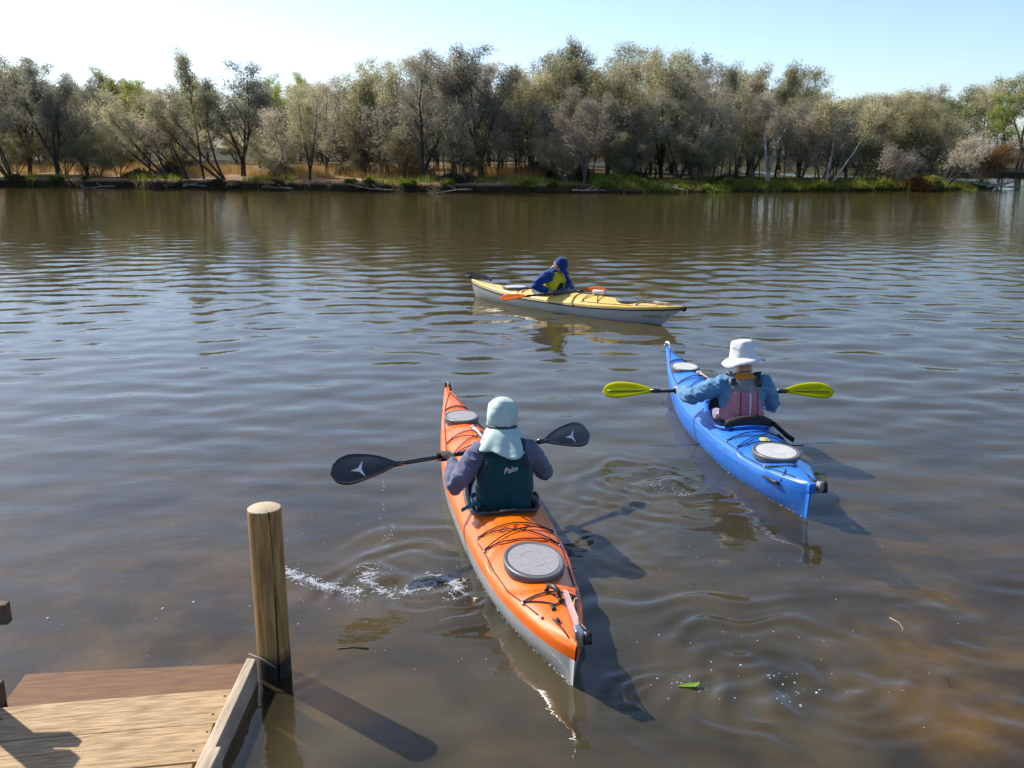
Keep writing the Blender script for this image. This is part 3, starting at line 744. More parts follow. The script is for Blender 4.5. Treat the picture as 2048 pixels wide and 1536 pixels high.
# ------------------------------------------------------------------ kayaks
class Kayak:
    def __init__(s, name, label, mid, yaw, L, B, keys, bow=(1.7, 1.0), stern=(3.2, .85), rake=(.28, .06), cockpit=(-.78, .05, .21), k=.11, recess=()):
        s.root = thing(name, label, "kayak", (mid[0], mid[1], 0), yaw)
        s.Lh, s.B, s.keys, s.bow, s.stern, s.rake, s.k, s.recess = L / 2, B, keys, bow, stern, rake, k, recess
        s.c0, s.c1, s.C = cockpit[0] / s.Lh, cockpit[1] / s.Lh, cockpit[2]
    def b(s, t):
        p, q = s.bow if t >= 0 else s.stern
        return max(s.B / 2 * max(1 - abs(t) ** p, 0) ** q, .004)
    def K(s, n, t): return float(np.interp(t, s.keys['t'], s.keys[n]))
    def kd(s, t): return s.k * (1 - abs(t) ** 5) + .02
    def dz(s, t, w):
        zs, zc = s.K('s', t), s.K('c', t); ze = min(zs + s.keys['sh'], zc)
        w = min(abs(w), 1.0); b = s.b(t)
        e = .10 if s.keys.get('round') is None else s.keys['round']
        if w <= 1 - e: z = ze + (zc - ze) * (1 - (w / (1 - e)) ** 2)
        else: z = zs + (ze - zs) * math.sqrt(max(1 - ((w - 1 + e) / e) ** 2, 0))
        for cx, a, bb, dep in s.recess:
            q = math.hypot((t * s.Lh - cx) / a, w * b / bb)
            if q < 1.3: z -= dep * (1 - min(max((q - 1.12) / .16, 0), 1))
        return z
    def pos(s, t, w):
        z = s.dz(t, w); return s.X(t, z), s.b(t) * w, z
    def X(s, t, z):
        kk = s.kd(t); zt = max(s.K('c', t), .05)
        ze = min(max((z + kk) / (zt + kk), 0), 1)
        return t * (s.Lh - (s.rake[0] if t > 0 else s.rake[1]) * (1 - ze))
    def deck(s, x, y, up=0.0):
        t = max(-1, min(1, x / s.Lh)); return Vector((x, y, s.dz(t, y / s.b(t)) + up))
    def cw(s, t):
        if t <= s.c0 or t >= s.c1: return 0.0
        u = (2 * t - s.c0 - s.c1) / (s.c1 - s.c0)
        return s.C * max(1 - abs(u) ** 2.8, 0) ** (1 / 2.3) * (1 - .16 * u)
    def build(s, deck_m, hull_m, coam_m, liner_m, trim_m=None):
        cm, ch = (s.c0 + s.c1) / 2, (s.c1 - s.c0) / 2
        ts = np.concatenate([np.linspace(-1, -.9, 8)[:-1], np.linspace(-.9, s.c0, 46)[:-1], cm - ch * np.cos(np.linspace(0, math.pi, 44)), np.linspace(s.c1, .9, 46)[1:], np.linspace(.9, 1, 8)[1:]])
        ws = [1, .985, .965, .94, .91, .86, .78, .68, .57, .46, .35, .24, .12, 0]
        V = []; F = []; n = len(ws)
        for sgn in (1, -1):
            o = len(V)
            for t in ts:
                wc = s.cw(t) / s.b(t)
                for w in ws: V.append(s.pos(t, sgn * (wc + (1 - wc) * w)))
            for i in range(len(ts) - 1):
                for j in range(n - 1):
                    a = o + i * n + j; q = [a, a + 1, a + n + 1, a + n]
                    F.append(q if sgn < 0 else q[::-1])
        s.deck_o = me_obj("deck", V, F, deck_m, s.root)
        V = []; F = []; nphi = 11
        for t in ts:
            b, zs, kk = s.b(t), s.K('s', t), s.kd(t); nn = 2.6 - 1.35 * abs(t) ** 3
            row = []
            for j in range(nphi):
                ph = math.pi / 2 * j / (nphi - 1)
                y = b * max(math.cos(ph), 0) ** (2 / nn); z = zs - (zs + kk) * math.sin(ph) ** (2 / nn)
                row.append((s.X(t, z), y, z))
            for p in row: V.append(p)
            for p in row[-2::-1]: V.append((p[0], -p[1], p[2]))
        m = 2 * nphi - 1
        for i in range(len(ts) - 1):
            for j in range(m - 1): F.append([i * m + j, i * m + j + 1, (i + 1) * m + j + 1, (i + 1) * m + j])
        F.append(list(range(m))); F.append([(len(ts) - 1) * m + j for j in range(m)][::-1])
        s.hull_o = me_obj("hull", V, F, hull_m, s.root)
        if trim_m:
            for sg in (1, -1):
                MB().tube([Vector((s.X(t, s.K('s', t)), sg * (s.b(t) + .001), s.K('s', t) - .004)) for t in ts[::3]], (.013), 6, flat=.5, side=(0, 0, 1)).build("seam_strip", trim_m, s.root)
        tt = cm - ch * np.cos(np.linspace(0, math.pi, 26))
        ring = [Vector(s.pos(t, s.cw(t) / s.b(t))) for t in tt] + [Vector(s.pos(t, -s.cw(t) / s.b(t))) for t in tt[::-1][1:-1]]
        s.ring = ring
        mb = MB(); mb.tube([p + Vector((0, 0, .022)) for p in ring], [(.008, .020)] * len(ring), 8, closed=True, side=(0, 0, 1))
        cen = sum(ring, Vector()) / len(ring)
        n = len(ring); o = len(mb.v)
        mb.v.extend([tuple(p) for p in ring] + [tuple(p + Vector((0, 0, .02))) for p in ring])
        mb.f.extend([[o + i, o + (i + 1) % n, o + n + (i + 1) % n, o + n + i] for i in range(n)])
        s.coam = mb.build("coaming", coam_m, s.root)
        lv = [tuple(p) for p in ring] + [(cen.x + (p.x - cen.x) * .97, p.y * .98, .07) for p in ring] + [(cen.x, 0, .05)]
        lf = [[i, (i + 1) % n, n + (i + 1) % n, n + i] for i in range(n)] + [[n + i, n + (i + 1) % n, 2 * n] for i in range(n)]
        me_obj("cockpit_liner", lv, lf, liner_m, s.root)
        return s
    def cord(s, pts, r=.0042, up=.006, m=None, name="deck_cord", n=8):
        P_ = []
        for (x0, y0), (x1, y1) in zip(pts[:-1], pts[1:]):
            for i in range(n): u = i / n; P_.append(s.deck(x0 + (x1 - x0) * u, y0 + (y1 - y0) * u, up))
        P_.append(s.deck(*pts[-1], up))
        return MB().tube(P_, r, 6).build(name, m or CORD, s.root)
    def edge(s, t, f=.86): return (t * s.Lh, f * s.b(t))
    def fitting(s, x, y, m=BLACK, sz=(.03, .012, .012)):
        p = s.deck(x, y, .004); return MB().box(p, sz, bev=.003).build("deck_fitting", m, s.root)
    def hatch(s, x, a, b, rim_m, pan_m, up=.0, h=.020):
        p = s.deck(x, 0)
        e = .04; sl = math.atan2(s.deck(x + .1, 0).z - s.deck(x - .1, 0).z, .2)
        rot = Matrix.Translation(p + Vector((0, 0, up))) @ Matrix.Rotation(-sl, 4, 'Y')
        pr = [(.97, -.03), (1.0, h * .2), (1.0, h * .7), (.975, h), (.93, h * 1.04), (.87, h * .98), (.85, h * .82), (.83, h * .8), (.0, h * .8)]
        hc = MB().lathe(pr, 40, sx=a, sy=b).xform(rot).build("hatch_cover", rim_m, s.root)
        MB().lathe([(.83, h * .8), (.83, h * .93), (.81, h * .96), (.42, h * .98), (.415, h * .93), (.395, h * .93), (.39, h * .98), (0, h * .99)], 40, sx=a, sy=b).xform(rot).build("hatch_panel", pan_m, hc, smooth=False)
        return hc

def text_mesh(txt, size, shear=0.0, ext=0.0):
    cu = bpy.data.curves.new("t", 'FONT'); cu.body = txt; cu.size = size; cu.align_x = 'CENTER'; cu.align_y = 'CENTER'; cu.shear = shear; cu.extrude = ext
    o = bpy.data.objects.new("t", cu); WORK.collection.objects.link(o)
    WORK.view_layers[0].update(); dg = WORK.view_layers[0].depsgraph; m = bpy.data.meshes.new_from_object(o.evaluated_get(dg))
    bpy.data.objects.remove(o); bpy.data.curves.remove(cu)
    return m
def bvh_of(o):
    m = o.data; return BVHTree.FromPolygons([v.co.copy() for v in m.vertices], [list(p.vertices) for p in m.polygons])
def lay_on(m, M4, bvh, d, off=.002):
    """move the vertices of a flat mesh onto a surface along d"""
    d = Vector(d)
    for v in m.vertices:
        p = M4 @ v.co
        h = bvh.ray_cast(p - d * .4, d)
        v.co = (h[0] - d * off) if h[0] else p
def text_on(name, txt, size, M4, surf, d, m, parent, shear=0.0, off=.0025):
    t = text_mesh(txt, size, shear)
    bm = bmesh.new(); bm.from_mesh(t); bmesh.ops.triangulate(bm, faces=bm.faces); bmesh.ops.subdivide_edges(bm, edges=[e for e in bm.edges if e.calc_length() > size * .3], cuts=1); bm.to_mesh(t); bm.free()
    lay_on(t, M4, bvh_of(surf), d, off); t.materials.clear(); t.name = name
    return mesh_link(name, t, m, parent, False)

GREY_RIM = mat("hatch_rubber", (.10, .105, .12), .4, bump=.0005, bscale=60)
GREY_PAN = mat("hatch_grey", (.27, .27, .28), .65, col2=(.23, .23, .24), vscale=30)
PALE_PAN = mat("hatch_pale", (.46, .47, .47), .6, col2=(.40, .41, .41), vscale=14)
LINER = mat("cockpit_black", (.012, .012, .014), .6)

# orange kayak
ORANGE = mat("orange_gelcoat", (.84, .150, .002), .28, coat=.2, spec=.35, col2=(.70, .105, .002), vscale=4, stretch=(1.2, 11, 11), contrast=(.42, .8))
OHULL = mat("grey_gelcoat", (.48, .49, .48), .3, coat=.4, col2=(.40, .41, .40), vscale=4)
ok = Kayak("kayak", "orange sea kayak with pale grey hull and round grey hatches, nearest the mooring post", (-.158, 6.19), R(101.2), 4.66, .575,
           dict(t=[-1, -.85, -.7, -.35, 0, .3, .6, .85, 1], s=[.155, .135, .125, .12, .125, .14, .175, .23, .285], c=[.245, .24, .25, .275, .335, .33, .30, .31, .345], sh=.06),
           recess=((-1.42, .275, .205, .016), (1.30, .22, .155, .012)))
ok.build(ORANGE, OHULL, BLACK, LINER)
ok.hatch(-1.42, .232, .166, GREY_RIM, GREY_PAN, up=.004)
ok.hatch(1.32, .20, .140, GREY_RIM, GREY_PAN, up=.002)
E_ = ok.edge
for sg in (1, -1):
    pl = [(x, sg * y) for x, y in [E_(-.84, .7), E_(-.72), E_(-.58), E_(-.45), E_(-.42, .88)]]
    ok.cord(pl, .0032, .004, name="perimeter_line", n=4)
    pl = [(x, sg * y) for x, y in [E_(.16, .84), E_(.3, .82), E_(.45, .8), E_(.6, .78), E_(.72, .74), (.9 * 2.29, 0)]]
    ok.cord(pl, .0032, .004, name="perimeter_line", n=4)
def xnet(kk, xa, xb, f=.84, cross=True):
    ta, tb = xa / kk.Lh, xb / kk.Lh; ya, yb = f * kk.b(ta), f * kk.b(tb)
    kk.cord([(xa, ya), (xa, -ya)], up=.009, name="bungee"); kk.cord([(xb, yb), (xb, -yb)], up=.009, name="bungee")
    if cross:
        kk.cord([(xa, ya), (xb, -yb)], up=.010, name="bungee"); kk.cord([(xa, -ya), (xb, yb)], up=.013, name="bungee")
    for x, y in ((xa, ya), (xb, yb)):
        kk.fitting(x, y, STEEL, (.028, .012, .014)); kk.fitting(x, -y, STEEL, (.028, .012, .014))
xnet(ok, -.93, -1.12); xnet(ok, .18, .45, .8); xnet(ok, .45, .82, .8); xnet(ok, 1.62, 1.63, .74, False)
xnet(ok, -1.80, -1.805, .80, False)
ok.cord([(-1.80, .8 * ok.b(-1.8 / 2.29)), (-1.93, 0)], name="bungee"); ok.cord([(-1.80, -.8 * ok.b(-1.8 / 2.29)), (-1.93, 0)], name="bungee")
ok.fitting(-1.95, .02, BLACK, (.05, .02, .02))
# carry handles
def toggle(kk, x, y, L, ang, m=BLACK):
    p = kk.deck(x, y, .012); d = Vector((math.cos(ang), math.sin(ang), 0)) * L / 2
    mb = MB(); mb.tube([p - d, p - d * .7 + Vector((0, 0, .035)), p + Vector((0, 0, .045)), p + d * .7 + Vector((0, 0, .035)), p + d], [.008, .012, .014, .012, .008], 8)
    for q in (p - d, p + d): mb.ell(q, (.014, .014, .014), nu=8, nv=6)
    return mb.build("carry_handle", m, kk.root)
toggle(ok, -1.845, -.01, .13, .35); toggle(ok, 2.16, .0, .14, .2)
# strap coiled across the front bungees
mb = MB(); mb.tube([ok.deck(.86, -.02, .025), ok.deck(.7, -.035, .035), ok.deck(.46, -.06, .025)], [.012, .010, .012], 8); mb.ell(ok.deck(.84, -.02, .03), (.02, .018, .018), nu=8, nv=6)
mb.build("deck_strap", mat("pale_strap", (.42, .47, .5), .7), ok.root)
# rudder folded forward on the stern
CLEAR = mat("clear_rudder", (.70, .68, .66), .25, alpha=.55)
mb = MB(); za = ok.deck(-2.2, 0).z
out = [(-2.27, .0), (-2.20, .058), (-1.96, .075), (-1.88, .05), (-1.87, .02), (-1.95, .004), (-2.2, -.012)]
V = [(x, -.035 - (x + 2.27) * .05 + sg * .003, za + .008 + z * 1.0) for sg in (-1, 1) for x, z in out]; n = len(out)
F = [list(range(n)), list(range(2 * n - 1, n - 1, -1))] + [[i, (i + 1) % n, n + (i + 1) % n, n + i] for i in range(n)]
rud = me_obj("rudder_blade", V, F, CLEAR, ok.root, False)
mb = MB(); mb.box((-2.285, -.02, za + .02), (.09, .035, .075), bev=.006).box((-2.32, .0, za + .05), (.03, .016, .05), bev=.004); mb.build("rudder_bracket", STEEL, ok.root)
def wheel(c, r, w): return MB().lathe([(0, -w), (r, -w), (r * .8, 0), (r, w), (0, w)], 18).xform(Matrix.Translation(c) @ Matrix.Rotation(R(90), 4, 'X'))
wheel(Vector((-2.325, -.05, za + .03)), .034, .014).build("rudder_pulley", BLACK, ok.root)
MB().tube([ok.deck(-2.05, .045, .004), ok.deck(-2.14, .035, .02), ok.deck(-2.25, .02, .012)], .004, 6).build("rudder_line", CORD, ok.root)
MB().tube([ok.deck(-1.80, -.8 * ok.b(-1.8 / 2.29), .006), ok.deck(-2.0, -.06, .01), Vector((-2.3, -.05, za + .06))], .003, 6).build("rudder_line", mat("tan_line", (.45, .33, .18), .8), ok.root)
ok.fitting(-2.09, .03, BLACK, (.03, .018, .03)); ok.fitting(-2.0, .085, GREY_RIM, (.016, .016, .008))
PRINT_D = mat("dark_print", (.02, .012, .01), .5); PRINT_R = mat("brown_print", (.25, .055, .015), .5)
Mt = Matrix.Translation((-.985, 0.03, .5)) @ Matrix.Rotation(R(-90), 4, 'Z')
text_on("deck_logo", "C S 7", .085, Mt, ok.deck_o, (0, 0, -1), PRINT_D, ok.root, .3)
Mt = Matrix.Translation((-1.72, 0, .5)) @ Matrix.Rotation(R(-90), 4, 'Z')
text_on("deck_lettering", "R14-ADVANTAGE", .036, Mt, ok.deck_o, (0, 0, -1), PRINT_R, ok.root)

# blue kayak
BLUE = mat("blue_polyethylene", (.016, .16, .60), .36, spec=.4, col2=(.010, .11, .44), vscale=4, stretch=(1.2, 10, 10), contrast=(.42, .8), bump=.0006, bscale=25, coat=.15)
bk = Kayak("kayak", "blue plastic sea kayak with pale oval hatches and yellow sticker", (1.83, 8.03), R(94.6), 4.12, .60,
           dict(t=[-1, -.85, -.7, -.35, 0, .3, .6, .85, 1], s=[.19, .17, .155, .14, .14, .155, .19, .25, .30], c=[.27, .27, .27, .285, .335, .335, .31, .33, .37], sh=.06),
           cockpit=(-.82, .02, .215), recess=((-1.38, .25, .215, .014), (1.22, .2, .15, .01)), stern=(2.7, .8), rake=(.3, .05))
bk.build(BLUE, BLUE, BLUE, LINER)
bk.hatch(-1.38, .205, .170, GREY_RIM, PALE_PAN, up=.004); bk.hatch(1.24, .19, .14, GREY_RIM, PALE_PAN, up=.002)
for sg in (1, -1):
    bk.cord([(x, sg * y) for x, y in [bk.edge(-.92, .6), bk.edge(-.8, .8), bk.edge(-.62), bk.edge(-.46)]], .0032, .004, name="perimeter_line", n=4)
    bk.cord([(x, sg * y) for x, y in [bk.edge(.14, .84), bk.edge(.3, .82), bk.edge(.5, .8), bk.edge(.7, .74), (1.88, 0)]], .0032, .004, name="perimeter_line", n=4)
xnet(bk, -.92, -1.12, .84); xnet(bk, .16, .42, .8); xnet(bk, .42, .78, .8); xnet(bk, 1.5, 1.51, .74, False)
yb_ = .8 * bk.b(-1.56 / 2.06)
for o_ in (0, .012): bk.cord([(-1.56 - o_, yb_), (-1.72 - o_, 0), (-1.56 - o_, -yb_)], up=.009, name="bungee")
for y in (yb_, -yb_): bk.fitting(-1.56, y, STEEL, (.028, .014, .016))
toggle(bk, 1.97, 0, .12, .2, mat("pale_handle", (.6, .62, .62), .5))
mb = MB(); mb.tube([bk.deck(.82, -.03, .02), bk.deck(.72, -.03, .03), bk.deck(.5, -.06, .02)], [.016, .008, .010], 8); mb.box(bk.deck(.82, -.03, .028), (.05, .05, .022), bev=.004)
mb.build("deck_strap", mat("tan_strap", (.38, .33, .27), .7), bk.root)
zb = bk.deck(-1.9, 0).z
V = [(x, -.03 + sg * .003, zb + z) for sg in (-1, 1) for x, z in [(-2.05, .02), (-1.95, .075), (-1.74, .06), (-1.70, .02), (-1.75, .004)]]
F = [list(range(5)), list(range(9, 4, -1))] + [[i, (i + 1) % 5, 5 + (i + 1) % 5, 5 + i] for i in range(5)]
me_obj("rudder_blade", V, F, mat("blue_rudder", (.03, .13, .36), .35), bk.root, False)
wheel(Vector((-2.075, -.05, zb - .02)), .042, .012).build("rudder_pulley", mat("pulley", (.22, .22, .22), .5), bk.root)
wheel(Vector((-2.075, -.078, zb - .02)), .044, .010).build("rudder_pulley", BLACK, bk.root)
MB().box((-2.06, .0, zb - .03), (.05, .05, .07), bev=.01).build("rudder_bracket", BLUE, bk.root)
MB().tube([Vector((-1.62, bk.b(-1.62 / 2.06) + .003, .17)), Vector((-1.76, bk.b(-1.76 / 2.06) + .012, .18)), Vector((-1.80, bk.b(-1.8 / 2.06) + .01, .18))], .011, 8).build("side_handle", BLACK, bk.root)
MB().tube([bk.deck(-1.74, .06, .004), bk.deck(-1.80, .09, .012), Vector((-1.80, bk.b(-1.8 / 2.06), .20))], .004, 6).build("rudder_line", CORD, bk.root)
mb = MB(); hexa = [(math.cos(a) * .035 * (1.25 if i % 2 else 1), math.sin(a) * .04) for i, a in enumerate([k * math.pi / 4 for k in range(8)])]
bv = bvh_of(bk.deck_o)
st_me = bpy.data.meshes.new("sticker"); st_me.from_pydata([(-1.08 + x, -.015 + y, .5) for x, y in hexa], [], [list(range(8))]); lay_on(st_me, Matrix(), bv, (0, 0, -1), .002)
stk = mesh_link("sticker", st_me, mat("yellow_sticker", (.75, .62, .08), .5, col2=(.15, .13, .10), vscale=45, contrast=(.5, .62)), bk.root, False)
MB().tube([bk.deck(-.86, -.2, .01), bk.deck(-.95, -.27, .03), Vector((-1.0, -.36, .19))], [(.004, .02)] * 3, 6, side=(0, 0, 1)).build("back_band_strap", BLACK, bk.root)
# back band of the seat
mb = MB(); pts = [Vector((-.73 + .05 * (1 - (y / .2) ** 2) * -1, y, .30)) for y in np.linspace(-.19, .19, 11)]
mb.tube(pts, [(.078 * (1 - .75 * (y / .2) ** 2) + .004, .025) for y in np.linspace(-.19, .19, 11)], 10, side=(0, 0, 1))
mb.build("back_band", mat("black_fabric", (.018, .018, .02), .85, bump=.001, bscale=80), bk.root)

# yellow kayak
YEL = mat("cream_yellow_gelcoat", (.72, .49, .11), .3, coat=.2, spec=.35, col2=(.68, .45, .10), vscale=3)
YHULL = mat("white_gelcoat", (.42, .42, .39), .3, coat=.3)
yk = Kayak("kayak", "cream-yellow sea kayak with white hull, black seam and rope on its bow", (.861, 14.50), R(-43.6), 4.30, .56,
           dict(t=[-1, -.85, -.6, -.3, 0, .3, .6, .85, 1], s=[.24, .20, .155, .14, .14, .15, .18, .225, .27], c=[.30, .265, .235, .255, .30, .30, .265, .28, .31], sh=.05),
           cockpit=(-.66, .12, .20), bow=(1.9, .9), stern=(2.0, .85), rake=(.42, .10), recess=())
yk.build(YEL, YHULL, BLACK, LINER, BLACK)
yk.hatch(1.12, .17, .13, GREY_RIM, GREY_RIM, h=.02); yk.hatch(-1.12, .24, .16, GREY_RIM, mat("hatch_silver", (.5, .52, .56), .3), h=.03)
xnet(yk, .45, .72, .78); xnet(yk, -.80, -.92, .78); xnet(yk, 1.36, 1.37, .74, False)
for sg in (1, -1):
    yk.cord([(x, sg * y) for x, y in [yk.edge(.2, .82), yk.edge(.4, .82), yk.edge(.6, .8), yk.edge(.8, .74)]], .0032, .004, name="perimeter_line", n=4)
mb = MB(); mb.ell((2.10, 0, .272), (.055, .022, .042)); mb.build("bow_cap", BLACK, yk.root)
zy = yk.deck(-2.1, 0).z
V = [(x, sg * .005, zy + z) for sg in (-1, 1) for x, z in [(-2.26, .01), (-2.27, .10), (-2.18, .125), (-1.72, .075), (-1.66, .02), (-1.9, .015)]]
F = [list(range(6)), list(range(11, 5, -1))] + [[i, (i + 1) % 6, 6 + (i + 1) % 6, 6 + i] for i in range(6)]
me_obj("rudder_blade", V, F, BLACK, yk.root, False)
mb = MB(); mb.box((-2.2, 0, zy + .03), (.12, .04, .05), bev=.006).box((-1.68, 0, zy + .03), (.04, .03, .05), bev=.004); mb.build("rudder_bracket", BLACK, yk.root)
hb = bvh_of(yk.hull_o)
Mt = Matrix.Translation((1.62, -.5, .115)) @ Matrix.Rotation(R(90), 4, 'X') @ Matrix.Rotation(R(4), 4, 'Z')
text_on("bow_lettering", "TAMOICO", .062, Mt, yk.hull_o, (0, 1, 0), PRINT_D, yk.root, off=.003)
Mt = Matrix.Translation((1.86, -.5, .15)) @ Matrix.Rotation(R(90), 4, 'X') @ Matrix.Rotation(R(4), 4, 'Z')
text_on("bow_lettering", "480", .026, Mt, yk.hull_o, (0, 1, 0), PRINT_D, yk.root, off=.003)
# drink bottle under the bungee, rope on the bow
ykm = wmat(yk.root)
bt = thing("water_bottle", "white plastic bottle with red cap held under the yellow kayak's deck bungees", "bottle", ykm @ yk.deck(.60, .02, .042), R(-43.6) + .35)
mb = MB().lathe([(0, -.10), (.034, -.10), (.037, -.09), (.037, .05), (.033, .065), (.018, .085)], 20).xform(Matrix.Rotation(R(90), 4, 'Y')); mb.build("bottle_body", mat("white_plastic", (.75, .74, .72), .35), bt)
MB().lathe([(.018, .085), (.02, .085), (.02, .11), (0, .112)], 16).xform(Matrix.Rotation(R(-90), 4, 'Y') @ Matrix.Rotation(math.pi, 4, 'Y') @ Matrix.Rotation(R(180), 4, 'Y')).build("bottle_cap", mat("red_cap", (.5, .06, .04), .4), bt)
rr_ = random.Random(3); pts = []
for i in range(90):
    a = i * .55; pts.append(Vector((-.0 + .15 * math.cos(a) * rr_.uniform(.6, 1) + rr_.uniform(-.02, .02), .035 * math.sin(a) * rr_.uniform(.5, 1.1), .012 + .03 * rr_.random())))
rope = MB().tube(pts, .006, 5).build("rope_bundle", mat("pale_rope", (.62, .52, .45), .8, col2=(.35, .22, .16), vscale=60))
rope.location = ykm @ yk.deck(1.74, 0, .004); rope.rotation_euler = (0, 0, R(-43.6))
tag(rope, "tangled pale rope lying on the bow of the yellow kayak", "rope")
# ------------------------------------------------------------------ paddles
def blade_outline(u, W):
    w = W / 2 * (1 - (1 - u) ** 2.0) ** .85
    if u > .62: w *= math.sqrt(max(1 - ((u - .62) / .38) ** 2.4, 0))
    return max(w, .004) if u < .999 else .004
def paddle(name, label, p0, p1, shaft_m, blade_m, bl, W, nrm, neck=.013, rib_m=None, logo=None, blade_names=("blade", "blade"), spoon=.02, nrm1=None):
    p0, p1 = Vector(p0), Vector(p1); mid = (p0 + p1) / 2
    root = thing(name, label, "paddle", mid)
    q0, q1 = p0 - mid, p1 - mid; e = (q1 - q0).normalized()
    MB().tube([q0 + e * (bl * .86), q0.lerp(q1, .35), q0.lerp(q1, .65), q1 - e * (bl * .86)], .0150, 12).build("shaft", shaft_m, root)
    for k, (tip, d) in enumerate(((q0, -e), (q1, e))):
        base = tip - d * bl; n_ = Vector(nrm if k == 0 or nrm1 is None else nrm1); n_ = (n_ - d * n_.dot(d)).normalized(); s_ = n_.cross(d)
        V = []; F = []; NU, NV = 20, 8
        for side in (1, -1):
            o = len(V)
            for i in range(NU + 1):
                u = i / NU; w = max(blade_outline(u, W), neck * (1 - min(u * 3, 1)) + .004 * (u < .999))
                for j in range(NV + 1):
                    v = -1 + 2 * j / NV
                    th = (.004 + neck * .9 * max(0, 1 - u * 2.6) * math.sqrt(max(1 - v * v, 0))) * (1 if abs(v) < .99 else .4)
                    asym = .012 * math.sin(math.pi * u) * (1 if k else -1)
                    V.append(base + d * (bl * u) + s_ * (w * v + asym) + n_ * (spoon * (u ** 2) * 1.0 + .010 * v * v * math.sin(math.pi * min(u, 1)) + side * th))
            for i in range(NU):
                for j in range(NV):
                    a = o + i * (NV + 1) + j; q = [a, a + 1, a + NV + 2, a + NV + 1]; F.append(q if side > 0 else q[::-1])
        N1 = (NU + 1) * (NV + 1); rim = [j for j in range(NV + 1)] + [i * (NV + 1) + NV for i in range(1, NU + 1)] + [NU * (NV + 1) + j for j in range(NV - 1, -1, -1)] + [i * (NV + 1) for i in range(NU - 1, 0, -1)]
        for a, b in zip(rim, rim[1:] + rim[:1]): F.append([a, b, N1 + b, N1 + a][::-1])
        bo = me_obj("blade", V, F, blade_m, root)
        MB().tube([base - d * .03, base + d * .05], .0185, 12).build("ferrule", shaft_m, root)
        if rib_m:
            pts = [base + d * (bl * u) + n_ * (spoon * u * u + .006) for u in np.linspace(.0, .92, 9)]
            MB().tube(pts, [(.004, .013 * (1 - .35 * u)) for u in np.linspace(0, 1, 9)], 8, side=n_).build("blade_rib", rib_m, bo)
        if logo == "tri":
            c = base + d * (bl * .60); mb_ = MB(); pl = []
            for i in range(6):
                a = math.pi / 3 * i + (0 if k == 0 else math.pi); r_ = .060 if i % 2 == 0 else .013
                pl.append(c + d * (r_ * math.cos(a)) + s_ * (r_ * math.sin(a)) + n_ * .045)
            m_ = bpy.data.meshes.new("logo"); cpt = len(pl)
            m_.from_pydata([tuple(x) for x in pl] + [tuple(c + n_ * .045)], [], [[i, (i + 1) % 6, 6] for i in range(6)])
            lay_on(m_, Matrix(), bvh_of(bo), -n_, .0025)
            mesh_link("logo", m_, WHITE, bo, False)
    return root
CARBON = mat("carbon", (.012, .011, .010), .25, coat=.5, col2=(.03, .018, .012), vscale=14)
LIME = foliage("lime_plastic", (.66, .66, .012), (.74, .72, .02), .55, 3)
OBL = foliage("orange_plastic", (.75, .16, .03), (.80, .20, .04), .3, 3)
RIB = mat("olive_rib", (.14, .16, .012), .4)
SHB = mat("black_shaft", (.012, .012, .013), .35)
OP0, OP1 = Vector((-1.075, 5.36, .555)), Vector((.575, 6.64, .415))
paddle("paddle", "black carbon paddle with white three-pointed logo, held by the orange kayak's paddler", OP0, OP1, CARBON, CARBON, .47, .20, (.35, -.82, .42), logo="tri", spoon=-.015)
BP0, BP1 = Vector((.783, 7.95, .402)), Vector((2.80, 8.0, .384))
paddle("paddle", "paddle with translucent lime-yellow blades and black shaft, held by the blue kayak's paddler", BP0, BP1, SHB, LIME, .47, .175, (0, -.72, .69), rib_m=RIB, spoon=-.01)
YP0, YP1 = Vector((-.17, 13.80, .30)), Vector((1.45, 14.48, .335))
paddle("paddle", "orange-bladed paddle with black shaft laid across the yellow kayak's deck", YP0, YP1, SHB, OBL, .46, .17, (.2, -.35, .9), rib_m=None, spoon=-.01)

# ------------------------------------------------------------------ people
def elbow(sh, ha, l1, l2, pole):
    d = ha - sh; D = min(d.length, (l1 + l2) * .995); dn = d.normalized()
    a = (l1 * l1 - l2 * l2 + D * D) / (2 * D); h = math.sqrt(max(l1 * l1 - a * a, 0))
    p = Vector(pole) - dn * dn.dot(Vector(pole)); p.normalize()
    return sh + dn * a + p * h
def grip_hand(mb, c, a, fore, up, fat=0.0):
    """hand closed round a shaft at c along axis a; fore = direction towards the forearm; returns wrist"""
    a = a.normalized(); w = (fore - a * fore.dot(a)).normalized(); n_ = a.cross(w)
    if n_.dot(Vector(up)) < 0: n_ = -n_
    wrist = c + w * .085 + n_ * .028
    mb.tube([wrist + w * .02, wrist, c + w * .04 + n_ * .034, c + w * .005 + n_ * .032], [(.024 + fat, .028 + fat), (.022 + fat, .030 + fat), (.018 + fat, .040 + fat), (.014 + fat, .040 + fat)], 10, side=n_)
    for i, (off, ln) in enumerate(((-.033, .8), (-.011, .95), (.011, 1.0), (.033, .92))):
        pts = [c + a * off + (w * math.cos(R(ph)) + n_ * math.sin(R(ph))) * .027 for ph in np.linspace(78, 78 + 235 * ln, 8)]
        mb.tube(pts, [.0095 + fat, .0095 + fat, .0092 + fat, .009 + fat, .0086 + fat, .0082 + fat, .0078 + fat, .006 + fat], 8)
    sg = 1.0
    pts = [wrist - w * .02 + a * .02, c + w * .04 + a * .036 + n_ * .01, c + w * .026 + a * .042 - n_ * .014, c - w * .004 + a * .036 - n_ * .028, c - w * .022 + a * .026 - n_ * .020]
    mb.tube(pts, [.015 + fat, .013 + fat, .011 + fat, .010 + fat, .007 + fat], 8)
    return wrist
